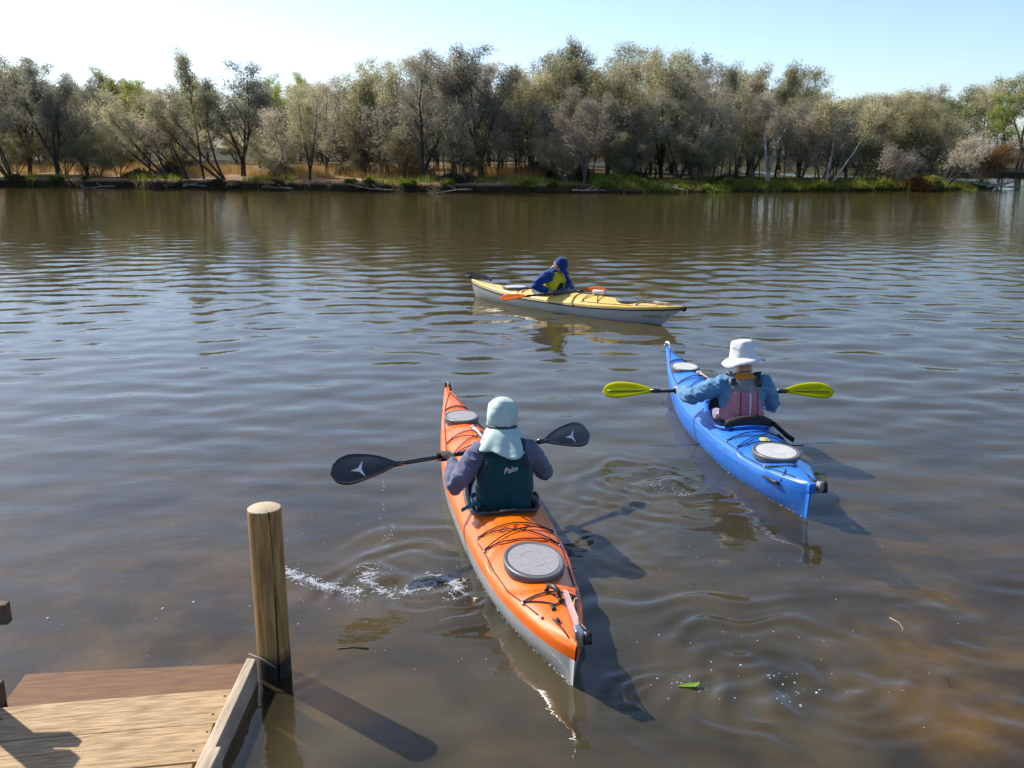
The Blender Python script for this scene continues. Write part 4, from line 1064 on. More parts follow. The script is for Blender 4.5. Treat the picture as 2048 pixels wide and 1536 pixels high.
def rest_hand(mb, wrist, d, nrm):
    d = d.normalized(); nrm = (nrm - d * nrm.dot(d)).normalized(); s_ = d.cross(nrm)
    mb.tube([wrist, wrist + d * .04, wrist + d * .09], [(.017, .026), (.016, .038), (.013, .040)], 10, side=nrm)
    for i, (off, ln) in enumerate(((-.032, .062), (-.011, .075), (.011, .080), (.032, .070))):
        b = wrist + d * .085 + s_ * off; mb.tube([b, b + d * ln * .45 - nrm * .004, b + d * ln * .75 - nrm * .016, b + d * ln - nrm * .034], [.0095, .009, .0085, .0065], 8)
    b = wrist + d * .025 - s_ * .03; mb.tube([b, b + d * .03 - s_ * .028, b + d * .065 - s_ * .034 - nrm * .01], [.013, .011, .008], 8)

def head_shapes(mb, M4):
    q = M4.to_3x3()
    def e(c, r): mb.ell(M4 @ Vector(c), r, q, 18, 12)
    e((-.005, 0, .03), (.098, .078, .100)); e((.030, 0, -.035), (.068, .058, .085)); e((.098, 0, -.012), (.018, .012, .026)); e((.108, 0, -.026), (.014, .015, .011))
    e((.078, 0, .032), (.022, .052, .012)); e((.086, 0, -.066), (.013, .024, .006)); e((.084, 0, -.077), (.012, .020, .006)); e((.074, 0, -.103), (.022, .024, .018))
    for s in (1, -1):
        e((-.004, s * .078, -.008), (.020, .009, .032)); e((.060, s * .038, -.025), (.03, .022, .022))
        mb.tube([M4 @ Vector((-.04, s * .02, -.06)), M4 @ Vector((-.06, s * .02, -.13))], .04, 8)

def person(label, loc, rz, sh_m, pfd, L, Rr, lean=.10, chest=1.0, roll=0.0, pole_L=(-.3, .6, -.7), pole_R=(-.3, -.6, -.7), head_pitch=0.0, head_yaw=0.0, bag=.014, neckx=.02, hz=.775, gloves=None, skin=SKIN, pants=None, wr=.006, sh_z=.575, uarm=.29, farm=.265):
    root = thing("person", label, "person", loc, rz)
    inv = wmat(root).inverted(); i3 = inv.to_3x3()
    body = MB(); shirt = MB()
    X_ = lambda z: lean * (z - .12)
    rows = [(.10, .17, .13), (.16, .175, .135), (.25, .160, .120), (.36, .160, .115), (.47, .178, .122), (.55, .182, .112), (.60, .150, .090), (.635, .085, .066), (.665, .058, .056), (.70, .052, .054)]
    pts = [Vector((X_(z) + (neckx * max(0, (z - .6) / .1)), 0, z)) for z, _, _ in rows]
    body.tube(pts, [(a * chest, b) for _, a, b in rows], 20, side=(0, 1, 0))
    srows = [(.09, .178, .14), (.16, .186, .146), (.25, .174, .132), (.36, .174, .128), (.47, .19, .134), (.55, .194, .122), (.605, .160, .098), (.64, .098, .078), (.662, .072, .069)]
    shirt.tube([Vector((X_(z) + neckx * max(0, (z - .6) / .1), 0, z)) for z, _, _ in srows], [(a * chest, b) for _, a, b in srows], 20, side=(0, 1, 0))
    hx = X_(.7) + neckx; hc = Vector((hx + .03, 0, hz))
    HM = Matrix.Translation(hc) @ Matrix.Rotation(head_yaw, 4, 'Z') @ Matrix.Rotation(head_pitch, 4, 'Y')
    head_shapes(body, HM); body.tube([pts[-2], pts[-1], hc + Vector((-.02, 0, -.03))], [.057, .054, .05], 12)
    # legs reach forward under the deck
    for s in (1, -1):
        body.tube([Vector((0, s * .09, .15)), Vector((.25, s * .12, .19)), Vector((.42, s * .12, .19)), Vector((.62, s * .10, .14)), Vector((.86, s * .08, .12)), Vector((.92, s * .08, .17))], [.080, .072, .058, .05, .036, .03], 10)
    glove = MB() if gloves else None
    for s, spec, pole in ((1, L, pole_L), (-1, Rr, pole_R)):
        sh = Vector((X_(sh_z), s * .172 * chest, sh_z)) + Vector((roll * s, 0, 0))
        if spec[0] == "grip":
            c = inv @ Vector(spec[1]); ax = i3 @ Vector(spec[2])
            el = elbow(sh, c, uarm, farm + .08, pole)
            tgt = glove if glove is not None else body
            wr_ = grip_hand(tgt, c, ax, el - c, (0, 0, 1), .003 if gloves else 0.0)
            if glove is not None: grip_hand(body, c, ax, el - c, (0, 0, 1))
        else:
            wr_ = Vector(spec[1]); el = elbow(sh, wr_, uarm, farm, pole); rest_hand(body, wr_, Vector(spec[2]), Vector(spec[3]))
        el = elbow(sh, wr_, uarm, farm, pole)
        inn = Vector((X_(.56), s * .09, .545))
        body.tube([inn, sh, sh.lerp(el, .35), sh.lerp(el, .8), el, el.lerp(wr_, .3), el.lerp(wr_, .75), wr_], [.07, .060, .052, .043, .041, .042, .032, .026], 12)
        g = bag
        cuff = el.lerp(wr_, .93)
        shirt.tube([inn, sh + Vector((0, 0, -.002)), sh.lerp(el, .35), sh.lerp(el, .8), el, el.lerp(wr_, .3), el.lerp(wr_, .75), cuff], [.078 + g * .5, .066 + g, .060 + g, .052 + g, .050 + g, .050 + g, .038 + g, .032 + g * .7], 14)
    bo = remesh(body, "body", skin, root, .0055, 2)
    so = remesh(shirt, "shirt", sh_m, root, .007, 2, wr, 17.0)
    if glove is not None: remesh(glove, "gloves", gloves, root, .005, 1)
    eyes = mat("eye_dark", (.02, .015, .012), .2)
    for s in (1, -1): MB().ell(HM @ Vector((.083, s * .032, .006)), (.011, .011, .008), nu=8, nv=6).build("eye", eyes, root)
    if pants:
        tm = MB()
        for s in (1, -1): tm.tube([Vector((-.02, s * .09, .15)), Vector((.22, s * .125, .195)), Vector((.40, s * .125, .20)), Vector((.60, s * .10, .15))], [.10, .088, .074, .062], 12)
        remesh(tm, "trousers", pants, root, .009, 2, .004, 14)
    return root, X_, HM, so

def vest(rows, X_, m, root, name="life_vest", chest=1.0, voxel=.008, wr=.0015):
    mb = MB(); mb.tube([Vector((X_(z) + dx, 0, z)) for z, _, _, dx in rows], [(a * chest, b) for _, a, b, _ in rows], 26, side=(0, 1, 0))
    return remesh(mb, name, m, root, voxel, 2, wr, 9)
def on_back(bv, X_, pts, off=.003, dx=-.5):
    out = []
    for y, z in pts:
        h = bv.ray_cast(Vector((X_(z) + dx, y, z)), Vector((1, 0, 0)) if dx < 0 else Vector((-1, 0, 0)))
        out.append((h[0] + Vector((-off if dx < 0 else off, 0, 0))) if h[0] else Vector((X_(z) - .15, y, z)))
    return out
def strap(pts, w, m, root, name="strap", th=.004):
    pts = [Vector(p) for p in pts]; mb = MB(); v = []; f = []
    return None
FAB = lambda n, c, c2=None: fabric(n, c, c2)

# --- paddler of the orange kayak
om = wmat(ok.root)
oseat = om @ Vector((-.53, -.012, 0)); oax = (OP1 - OP0).normalized()
TEAL = FAB("teal_nylon", (.004, .040, .050), (.006, .055, .066))
JACK = FAB("violet_grey_jacket", (.135, .140, .215), (.105, .108, .175))
MINT = FAB("mint_cotton", (.46, .59, .55), (.40, .53, .50))
op, oX, oHM, osh = person("paddler in mint neck-flap hat, dark teal life vest and violet jacket", oseat, R(101.2) - .06, JACK, None,
    ("grip", OP0.lerp(OP1, .385), oax), ("grip", OP0.lerp(OP1, .645), oax), lean=.16, pole_L=(-.75, .42, -.55), pole_R=(-.8, -.55, -.35), bag=.008, wr=.011, chest=.93, head_yaw=-.2, head_pitch=.12,
    gloves=FAB("dark_gloves", (.035, .033, .03), (.07, .065, .055)), pants=FAB("navy_trousers", (.03, .035, .09)), hz=.765)
ov = vest([(.215, .178, .155, 0), (.24, .196, .172, 0), (.34, .200, .172, -.005), (.46, .198, .166, -.005), (.54, .180, .150, -.005), (.60, .140, .118, .0), (.650, .098, .092, .01), (.672, .080, .078, .02)], oX, TEAL, op, chest=.93)
obv = bvh_of(ov)
TL = FAB("turquoise_strap", (.02, .20, .27)); 
for s in (1, -1):
    MB().tube([oX(.6) * 1. + 0 and Vector((oX(.62) - .10, s * .10, .60)) or Vector((oX(.62) - .10, s * .10, .60)), Vector((oX(.66) - .02, s * .118, .648)), Vector((oX(.64) + .09, s * .12, .60))], [(.008, .024)] * 3, 8, side=(0, 0, 1)).build("shoulder_strap", TEAL, op)
    MB().box(Vector((oX(.5) - .155, s * .125, .535)), (.012, .022, .05), Matrix.Rotation(s * .5, 3, 'Z'), .004).build("buckle", BLACK, op)
    pts = [Vector((oX(.28) + .19 * math.cos(a) * -1 * .9, s * .215 * math.sin(a), .275)) for a in np.linspace(.9, 2.2, 7)]
    MB().tube(pts, [(.018, .006)] * 7, 8, side=(0, 0, 1)).build("side_strap", TL if s > 0 else BLACK, op)
MB().tube([Vector((oX(.3) - .10, .19, .285)), Vector((oX(.3) - .14, .24, .285)), Vector((oX(.3) - .17, .29, .27))], [(.014, .005)] * 3, 8, side=(0, 0, 1)).build("side_strap", TL, op)
Mt = Matrix.Translation((oX(.5) - .3, -.02, .505)) @ Matrix.Rotation(R(-90), 4, 'Z') @ Matrix.Rotation(R(90), 4, 'X') @ Matrix.Rotation(R(8), 4, 'Z')
text_on("vest_lettering", "Palm", .046, Mt, ov, (1, 0, 0), WHITE, op, .35, .003)
# hat: dome, elastic band, neck flap
hc = oHM.translation
def hat_local(p): return oHM @ p
mb = MB(); prof = [(.0, .142), (.035, .138), (.066, .122), (.090, .095), (.104, .060), (.111, .022), (.110, -.012), (.104, -.038), (.099, -.05)]
mb.lathe([(r_ * .98, z_ * .97 + .004) for r_, z_ in prof], 36, sx=1.06, sy=.92, fn=lambda p, a, j: p + Vector((math.cos(a), math.sin(a), 0)) * (.005 * math.sin(a * 4 + j * .9) + .004 * math.sin(a * 9 - j * 1.9) + .0025 * math.sin(a * 17 + j * 3)) * min(j / 3, 1)); mb.xform(oHM)
hat = mb.build("hat", MINT, op)
V = []; F = []; NA, NR = 40, 12
for j in range(NR + 1):
    u = j / NR
    for i in range(NA + 1):
        a = R(68) + (R(360 - 136)) * i / NA
        back = max(0, -math.cos(a))
        rad = .100 + u ** .8 * (.034 + .100 * back ** 1.5) - .012 * math.exp(-((u - .12) / .1) ** 2) + .017 * u * math.sin(a * 5 + 2.0 * u + .6) + .008 * u * math.sin(a * 12 + 3 * u)
        z = -.040 - u * (.10 + .062 * back) + .020 * math.sin(a * 2.5 + 1.2) * u + .008 * math.sin(a * 7) * u
        V.append(oHM @ Vector((rad * math.cos(a) * 1.05, rad * math.sin(a) * (.92 + .06 * u) - .02 * u * back, z)))
for j in range(NR):
    for i in range(NA): F.append([j * (NA + 1) + i, j * (NA + 1) + i + 1, (j + 1) * (NA + 1) + i + 1, (j + 1) * (NA + 1) + i])
fl = me_obj("neck_flap", V, F, MINT, hat); sm = fl.modifiers.new("t", 'SOLIDIFY'); sm.thickness = .003
pts = [oHM @ Vector((.106 * math.cos(a) * 1.05, .104 * math.sin(a) * .92, -.042)) for a in np.linspace(R(95), R(265), 18)]
MB().tube(pts, [(.009, .004)] * 18, 6, side=(0, 0, 1)).build("hat_band", BLACK, hat)
mb = MB(); 
for i in range(9):
    a = R(-58 + 14.5 * i); mb.ell(oHM @ Vector((.115 * math.cos(a), .10 * math.sin(a), .0)), (.012, .012, .006), nu=6, nv=5)
MB().add([oHM @ Vector((r * math.cos(R(a)), r * .88 * math.sin(R(a)), .005 - (r - .1) * .35)) for r in (.10, .175) for a in range(-60, 61, 12)], [[i, i + 1, 12 + i, 11 + i] for i in range(10)]).build("hat_peak", MINT, hat)

# --- paddler of the blue kayak
bmx = wmat(bk.root); bseat = bmx @ Vector((-.56, .0, 0)); bax = (BP1 - BP0).normalized()
BSH = FAB("washed_blue_shirt", (.105, .25, .42), (.085, .21, .37))
PINK = FAB("pink_nylon", (.46, .19, .235), (.40, .155, .20))
GREYF = FAB("grey_yoke", (.20, .215, .225), (.16, .17, .18))
WHITEH = FAB("white_cotton", (.70, .70, .70), (.64, .64, .65))
bp, bX, bHM, bsh = person("paddler in white bucket hat, pink life vest and washed-blue shirt", bseat, R(94.6) - .10, BSH, None,
    ("grip", BP0.lerp(BP1, .325), bax), ("grip", BP0.lerp(BP1, .655), bax), lean=.05, pole_L=(-.25, .8, -.6), pole_R=(-.85, -.42, -.45), bag=.018, wr=.011, head_pitch=.15, head_yaw=.12, hz=.80, pants=FAB("patterned_trousers", (.12, .10, .20), (.4, .38, .5)))
bvst = vest([(.265, .165, .155, -.0), (.285, .184, .172, 0), (.35, .180, .168, -.004), (.44, .152, .162, -.010), (.53, .142, .150, -.010), (.555, .132, .140, -.008)], bX, PINK, bp)
by = vest([(.535, .142, .152, -.011), (.56, .144, .146, -.010), (.592, .144, .128, -.006), (.604, .125, .112, -.002)], bX, GREYF, bp, "vest_yoke")
bb = bvh_of(bvst)
for y, m_, w_ in ((-.032, mat("reflective_strip", (.55, .58, .62), .35), .0075), (.045, mat("dark_seam", (.10, .02, .03), .8), .005), (-.095, mat("dark_seam2", (.10, .02, .03), .8), .005)):
    pts = on_back(bb, bX, [(y * (1.0 if z > .35 else 1.1), z) for z in np.linspace(.275, .542, 9)], .001)
    MB().tube(pts, [(w_, .003)] * 9, 6, side=(0, 1, 0)).build("vest_zip" if w_ > .006 else "vest_seam", m_, bp)
ybv = bvh_of(by)
Mt = Matrix.Translation((bX(.54) - .3, -.03, .568)) @ Matrix.Rotation(R(-90), 4, 'Z') @ Matrix.Rotation(R(90), 4, 'X')
text_on("vest_logo", "C", .042, Mt, by, (1, 0, 0), mat("grey_print", (.45, .46, .47), .6), bp, .3, .003)
AMB = FAB("amber_lining", (.62, .25, .012), (.55, .21, .012))
pts = [(Vector((bX(z) - d, 0, z)), (w, .02)) for z, d, w in ((.596, .088, .085), (.625, .080, .088), (.655, .060, .080), (.672, .050, .062))]
mb = MB(); mb.tube([p for p, _ in pts], [(w, .030) for _, (w, _) in pts], 14, side=(0, 1, 0)); remesh(mb, "collar_lining", AMB, bp, .006, 2)
NAVY = FAB("navy_strap", (.012, .02, .05))
for s, m_ in ((1, mat("grey_strap", (.30, .30, .31), .8)), (-1, NAVY)):
    MB().tube([Vector((bX(.57) - .118, s * .098, .585)), Vector((bX(.6) - .098, s * .112, .640)), Vector((bX(.6) - .03, s * .118, .682)), Vector((bX(.6) + .05, s * .115, .655)), Vector((bX(.6) + .12, s * .11, .56))], [(.006, .026)] * 5, 8, side=(1, 0, .3)).build("shoulder_strap", m_, bp)
    MB().box(Vector((bX(.57) - .118, s * .100, .622)), (.016, .04, .055), Matrix.Rotation(.3, 3, 'Y'), .005).build("buckle", BLACK, bp)
    MB().tube([Vector((bX(.3) - .11, s * .155, .29)), Vector((bX(.3) - .02, s * .205, .29)), Vector((bX(.3) + .08, s * .18, .29))], [(.016, .006)] * 3, 8, side=(0, 0, 1)).build("side_strap", BLACK, bp)
MB().tube([Vector((bX(.3) - .10, -.165, .30)), Vector((bX(.3) - .2, -.22, .30)), Vector((bX(.3) - .30, -.30, .235)), Vector((bX(.3) - .36, -.34, .215))], [(.022, .004)] * 4, 8, side=(0, 0, 1)).build("hanging_strap", BLACK, bp)
mb = MB(); prof = [(0, .155), (.045, .154), (.072, .148), (.086, .130), (.094, .09), (.100, .045), (.104, .015), (.106, .005), (.125, -.004), (.150, -.022), (.172, -.046), (.170, -.049), (.148, -.027), (.120, -.010), (.10, -.002)]
def brim(p, a, j):
    if 7 <= j <= 13:
        u = (math.hypot(p.x, p.y) - .106) / .066; p = p + Vector((0, 0, .016 * u * math.sin(a * 2 + .5) + .007 * u * math.sin(a * 5 + 1)))
        p *= Vector((1, 1, 1)).x
    elif j > 0: p = p + Vector((math.cos(a), math.sin(a), 0)) * .003 * math.sin(a * 6 + j)
    return p
mb.lathe(prof, 48, sx=1.05, sy=.96, fn=brim); mb.xform(bHM @ Matrix.Translation((-.005, 0, -.012)) @ Matrix.Rotation(-.10, 4, 'X') @ Matrix.Diagonal((1.06, 1.06, .92, 1))); mb.build("bucket_hat", WHITEH, bp)
mb = MB(); mb.ell(bHM @ Vector((-.018, 0, -.005)), (.095, .079, .085), bHM.to_3x3(), 16, 10); mb.build("hair", mat("brown_hair", (.10, .05, .025), .7, bump=.002, bscale=120), bp)

# --- paddler of the yellow kayak
ymx = wmat(yk.root); yseat = ymx @ Vector((-.33, .0, -.035))
RB = FAB("royal_blue_shirt", (.008, .042, .19), (.010, .05, .23)); YV = FAB("yellow_nylon", (.62, .55, .02), (.55, .48, .02))
yp, yX, yHM, ysh = person(
    "paddler in blue cap, blue shirt and yellow life vest looking down into the yellow kayak", yseat, R(-43.6) + .12, RB, None,
    ("rest", Vector((.27, .06, .35)), Vector((.6, -.2, -.3)), Vector((0, 0, 1))), ("rest", Vector((.10, -.225, .325)), Vector((.55, .10, -.35)), Vector((.1, -.4, 1))),
    lean=.10, pole_L=(-.2, .8, -.3), pole_R=(-.75, -.75, -.1), head_pitch=.70, head_yaw=.0, hz=.715, bag=.016, wr=.010, neckx=.06, uarm=.27, farm=.25)
yv = vest([(.235, .175, .170, .01), (.26, .196, .188, .01), (.36, .196, .186, .01), (.46, .190, .182, .012), (.53, .158, .160, .014), (.585, .128, .128, .012), (.625, .105, .100, .015)], yX, YV, yp)
yb = bvh_of(yv)
BP = FAB("black_pocket", (.016, .015, .015))
for s in (1, -1):
    V = []; F = []; n1, n2_ = 7, 9
    for i in range(n1 + 1):
        for j in range(n2_ + 1):
            z = .245 + .215 * i / n1; y0 = .028; y1 = .135 - .05 * (i / n1) ** 3
            V.append((y0 + (y1 - y0) * j / n2_, z))
    P_ = on_back(yb, yX, [(s * y, z) for y, z in V], .004, .5)
    for i in range(n1):
        for j in range(n2_): a = i * (n2_ + 1) + j; F.append([a, a + 1, a + n2_ + 2, a + n2_ + 1])
    po = me_obj("vest_pocket", P_, F, BP, yp); so_ = po.modifiers.new("t", 'SOLIDIFY'); so_.thickness = .012; so_.offset = 0
    MB().tube([Vector((yX(.57) + .09, s * .095, .56)), Vector((yX(.6) + .03, s * .115, .622)), Vector((yX(.6) - .05, s * .11, .615)), Vector((yX(.57) - .09, s * .09, .55))], [(.007, .028)] * 4, 8, side=(0, 0, 1)).build("shoulder_strap", YV, yp)
MB().tube(on_back(yb, yX, [(0, z) for z in np.linspace(.25, .57, 8)], .002, .5), [(.006, .003)] * 8, 6, side=(0, 1, 0)).build("vest_zip", BLACK, yp)
MB().tube([Vector((yX(.4) + .02, -.185, .42)), Vector((yX(.4) + .06, -.178, .36)), Vector((yX(.4) + .05, -.185, .30))], [(.005, .012)] * 3, 6, side=(1, 0, 0)).build("side_strap", YV, yp)
CAPB = FAB("blue_cap", (.008, .032, .17), (.010, .04, .21))
mb = MB(); mb.lathe([(0, .142), (.04, .137), (.072, .118), (.095, .085), (.105, .045), (.107, .012), (.105, .005)], 30, sx=1.04, sy=.86, fn=lambda p, a, j: p + Vector((math.cos(a), math.sin(a), 0)) * .002 * math.sin(6 * a)); mb.xform(yHM)
cap = mb.build("cap", CAPB, yp)
V = []; F = []
for i in range(5):
    for j in range(11):
        v = -1 + .2 * j; r_ = .10 + .105 * i / 4 * math.sqrt(max(1 - v * v * .85, .02))
        V.append(yHM @ Vector((r_ * math.cos(v * .95) if i else .104 * math.cos(v * .95), .088 * math.sin(v * .95) * (1 + .12 * i / 4) * 1.05, .012 - .03 * (i / 4) * (.4 + v * v))))
for i in range(4):
    for j in range(10): F.append([i * 11 + j, i * 11 + j + 1, (i + 1) * 11 + j + 1, (i + 1) * 11 + j])
pk = me_obj("cap_peak", V, F, CAPB, cap); so_ = pk.modifiers.new("t", 'SOLIDIFY'); so_.thickness = .004
mb = MB(); mb.ell(yHM @ Vector((-.018, 0, -.005)), (.092, .080, .07), yHM.to_3x3(), 16, 10); mb.build("hair", mat("grey_hair", (.30, .28, .26), .7, bump=.002, bscale=120), yp)
# spray skirt stretched over the cockpit rim
SK = FAB("spray_skirt", (.02, .05, .09), (.10, .12, .14))
ring = yk.ring; iy = wmat(yp).inverted() @ ymx; n = len(ring)
outer = [iy @ (p + Vector((0, 0, .03))) for p in ring]; V = [tuple(p) for p in outer]
for u, zz in ((.35, .345), (.7, .36), (1.0, .40)):
    for p in outer:
        a = math.atan2(p.y, p.x - .0); q = Vector((yX(.35) + .15 * math.cos(a), .17 * math.sin(a), zz)); m_ = p.lerp(q, u); m_.z = p.z + (zz - p.z) * u + .006 * math.sin(a * 9 + u * 5); V.append(tuple(m_))
F = [[k * n + i, k * n + (i + 1) % n, (k + 1) * n + (i + 1) % n, (k + 1) * n + i] for k in range(3) for i in range(n)]
me_obj("spray_skirt", V, F, SK, yp)

# ------------------------------------------------------------------ jetty and mooring post
def wood(name, c1, c2, st): return mat(name, c1, .8, col2=c2, vscale=3.0, stretch=st, bump=.005, bscale=7, spec=.25, contrast=(.30, .62), detail=10)
PL = wood("weathered_plank", (.21, .14, .07), (.45, .315, .175), (2.4, 17, 17))
PLW = wood("wet_plank", (.36, .19, .10), (.62, .37, .22), (2.0, 17, 17))
SB = wood("grey_board", (.27, .21, .15), (.48, .39, .28), (9, 1.0, 5))
DK = wood("dark_board", (.045, .035, .028), (.12, .09, .065), (9, 1.0, 5))
jt = thing("timber_jetty", "low timber landing of pale planks stepping down into the water", "jetty", (-1.72, 3.4, 0))
def jbox(name, c, size, m, rz=0.0, bev=.005, rx=0.0):
    o = MB().box((0, 0, 0), size, None, bev).build(name, m, jt, smooth=False)
    o.location = Vector(c) - jt.location; o.rotation_euler = (rx, 0, rz); return o
yw = R(8.7)
def pl_c(i): return (-1.775 + .0, 3.665 - .268 * i)
for i in range(4):
    jbox("plank", (-1.80, 3.648 - .270 * i, .030 + .001 * (i % 2)), (1.10, .262, .042), PL, yw + R(.4) * (i % 2))
jbox("plank", (-1.80, 4.005, -.052), (1.08, .34, .042), PLW, R(5.5))
NAIL = mat("rusty_nail", (.035, .022, .015), .7)
for i, (x, y) in enumerate(((-1.29, 3.80), (-1.30, 3.66), (-1.285, 3.53), (-1.30, 3.40), (-1.31, 3.27), (-2.2, 3.62), (-2.19, 3.52))):
    o = MB().lathe([(0, .0015), (.005, .001), (.006, 0)], 10).build("nail_head", NAIL, jt); o.location = Vector((x, y, .0525)) - jt.location
jbox("side_board", (-1.208, 3.42, -.03), (.045, 1.18, .30), SB, R(1.2))
jbox("side_board", (-2.33, 3.30, -.03), (.045, 1.10, .27), DK, R(-1))
jbox("cleat_board", (-1.158, 2.95, .04), (.05, .62, .26), SB, R(.5))
jbox("bearer", (-1.75, 3.55, -.12), (1.08, .08, .20), DK, yw)
jbox("handrail_post", (-2.455, 3.80, .10), (.095, .095, 1.25), SB, 0)
jbox("handrail", (-2.345, 3.775, .47), (.30, .045, .095), DK, .05)
jbox("handrail_post", (-2.455, 2.6, .10), (.095, .095, 1.25), SB, 0)
jbox("handrail", (-2.455, 3.2, .765), (.09, 1.40, .08), SB, 0)

mp = MB(); rpost = .0765; prof = []
cr = random.Random(2)
NPH = 220; zs_ = list(np.linspace(-.7, .80, 40)) + [.832, .840, .8425]
V = []; F = []
for j, z in enumerate(zs_):
    for i in range(NPH):
        a = 2 * math.pi * i / NPH
        r_ = rpost * (1 + .010 * math.sin(3 * a + z * 2) + .006 * math.sin(7 * a + z * 5))
        d = abs((a - R(-62) - .10 * math.sin(z * 3) + math.pi) % (2 * math.pi) - math.pi)
        if d < .045 + .02 * math.sin(z * 7): r_ *= 1 - .30 * (1 - d / .065)
        if j >= len(zs_) - 2: r_ *= (.985, .93)[j - len(zs_) + 2]
        V.append((r_ * math.cos(a), r_ * math.sin(a), z))
for j in range(len(zs_) - 1):
    for i in range(NPH): k = (i + 1) % NPH; F.append([j * NPH + i, j * NPH + k, (j + 1) * NPH + k, (j + 1) * NPH + i])
F.append([(len(zs_) - 1) * NPH + i for i in range(NPH)])
pm = bpy.data.materials.new("pine_post"); pm.use_nodes = True
nt = pm.node_tree; b = nt.nodes["Principled BSDF"]; N = nt.nodes.new; Lk = nt.links.new
tc = N("ShaderNodeTexCoord"); mpn = N("ShaderNodeMapping"); mpn.inputs["Scale"].default_value = (26, 26, 2.2); Lk(tc.outputs["Object"], mpn.inputs[0])
n1 = N("ShaderNodeTexNoise"); n1.inputs["Scale"].default_value = 2.2; n1.inputs["Detail"].default_value = 8; Lk(mpn.outputs[0], n1.inputs[0])
r1 = N("ShaderNodeValToRGB"); r1.color_ramp.elements[0].color = (.15, .080, .024, 1); r1.color_ramp.elements[1].color = (.44, .26, .085, 1); r1.color_ramp.elements[0].position = .3; r1.color_ramp.elements[1].position = .7
Lk(n1.outputs[0], r1.inputs[0]); sp = N("ShaderNodeSeparateXYZ"); Lk(tc.outputs["Object"], sp.inputs[0])
n2 = N("ShaderNodeTexNoise"); n2.inputs["Scale"].default_value = 9; Lk(tc.outputs["Object"], n2.inputs[0])
ma = N("ShaderNodeMath"); ma.operation = 'MULTIPLY_ADD'; ma.inputs[1].default_value = -.09; Lk(n2.outputs[0], ma.inputs[0]); Lk(sp.outputs[2], ma.inputs[2])
mr = N("ShaderNodeMapRange"); mr.inputs[1].default_value = .035; mr.inputs[2].default_value = .10; Lk(ma.outputs[0], mr.inputs[0])
mx = N("ShaderNodeMix"); mx.data_type = 'RGBA'; Lk(mr.outputs[0], mx.inputs[0]); mx.inputs[6].default_value = (.012, .009, .006, 1); Lk(r1.outputs[0], mx.inputs[7])
# sawn top: pale end grain with rings
ln = N("ShaderNodeVectorMath"); ln.operation = 'LENGTH'; cx = N("ShaderNodeCombineXYZ"); Lk(sp.outputs[0], cx.inputs[0]); Lk(sp.outputs[1], cx.inputs[1]); Lk(cx.outputs[0], ln.inputs[0])
sn = N("ShaderNodeMath"); sn.operation = 'SINE'; mm = N("ShaderNodeMath"); mm.operation = 'MULTIPLY'; mm.inputs[1].default_value = 520; Lk(ln.outputs["Value"], mm.inputs[0]); Lk(mm.outputs[0], sn.inputs[0])
rg_ = N("ShaderNodeMapRange"); rg_.inputs[1].default_value = -1; Lk(sn.outputs[0], rg_.inputs[0])
gm = N("ShaderNodeMix"); gm.data_type = 'RGBA'; Lk(rg_.outputs[0], gm.inputs[0]); gm.inputs[6].default_value = (.36, .27, .16, 1); gm.inputs[7].default_value = (.46, .37, .24, 1)
st = N("ShaderNodeMath"); st.operation = 'GREATER_THAN'; st.inputs[1].default_value = .8385; Lk(sp.outputs[2], st.inputs[0])
m3 = N("ShaderNodeMix"); m3.data_type = 'RGBA'; Lk(st.outputs[0], m3.inputs[0]); Lk(mx.outputs[2], m3.inputs[6]); Lk(gm.outputs[2], m3.inputs[7]); Lk(m3.outputs[2], b.inputs["Base Color"])
b.inputs["Roughness"].default_value = .7
bmpn = N("ShaderNodeBump"); bmpn.inputs["Distance"].default_value = .004; Lk(n1.outputs[0], bmpn.inputs["Height"]); Lk(bmpn.outputs[0], b.inputs["Normal"])
post = me_obj("mooring_post", V, F, pm); post.location = (-1.135, 4.085, 0)
tag(post, "round pine mooring post with cracked side and wet dark foot beside the jetty", "post")

# ------------------------------------------------------------------ foam, drips, floating bits
FOAM = mat("foam_white", (.72, .74, .76), .12, coat=.5, alpha=.72)
def wz(x, y): return float(water_z(np.array([x]), np.array([y]))[0])
rf = np.random.RandomState(4)
def bubbles(name, label, curves, loose):
    mb = MB()
    spots = []
    def put(x, y, r): spots.append((x, y, r))
    def place(x, y, r, z):
        v = [(x, y, z + r * .75)]
        for k in range(6): a = k * math.pi / 3; v.append((x + r * .75 * math.cos(a), y + r * .75 * math.sin(a), z + r * .5))
        for k in range(6): a = k * math.pi / 3; v.append((x + r * math.cos(a), y + r * math.sin(a), z - r * .2))
        f = [[0, 1 + k, 1 + (k + 1) % 6] for k in range(6)] + [[1 + k, 7 + k, 7 + (k + 1) % 6, 1 + (k + 1) % 6] for k in range(6)]
        mb.add(v, f)
    for pts, n, sg, rmax in curves:
        pts = np.array(pts)
        for _ in range(n):
            u = rf.uniform(0, len(pts) - 1); i = min(int(u), len(pts) - 2); p = pts[i] + (pts[i + 1] - pts[i]) * (u - i)
            put(p[0] + rf.normal(0, sg), p[1] + rf.normal(0, sg), rf.uniform(.0015, rmax) * rf.uniform(.5, 1))
    for (x0, x1, y0, y1, n, rmax) in loose:
        for _ in range(n): put(rf.uniform(x0, x1), rf.uniform(y0, y1), rf.uniform(.002, rmax))
    S_ = np.array(spots); Z_ = water_z(S_[:, 0].copy(), S_[:, 1].copy())
    for (x, y, r), z in zip(spots, Z_.tolist()): place(x, y, r, z)
    return tag(mb.build(name, FOAM), label, "foam", kind="stuff")
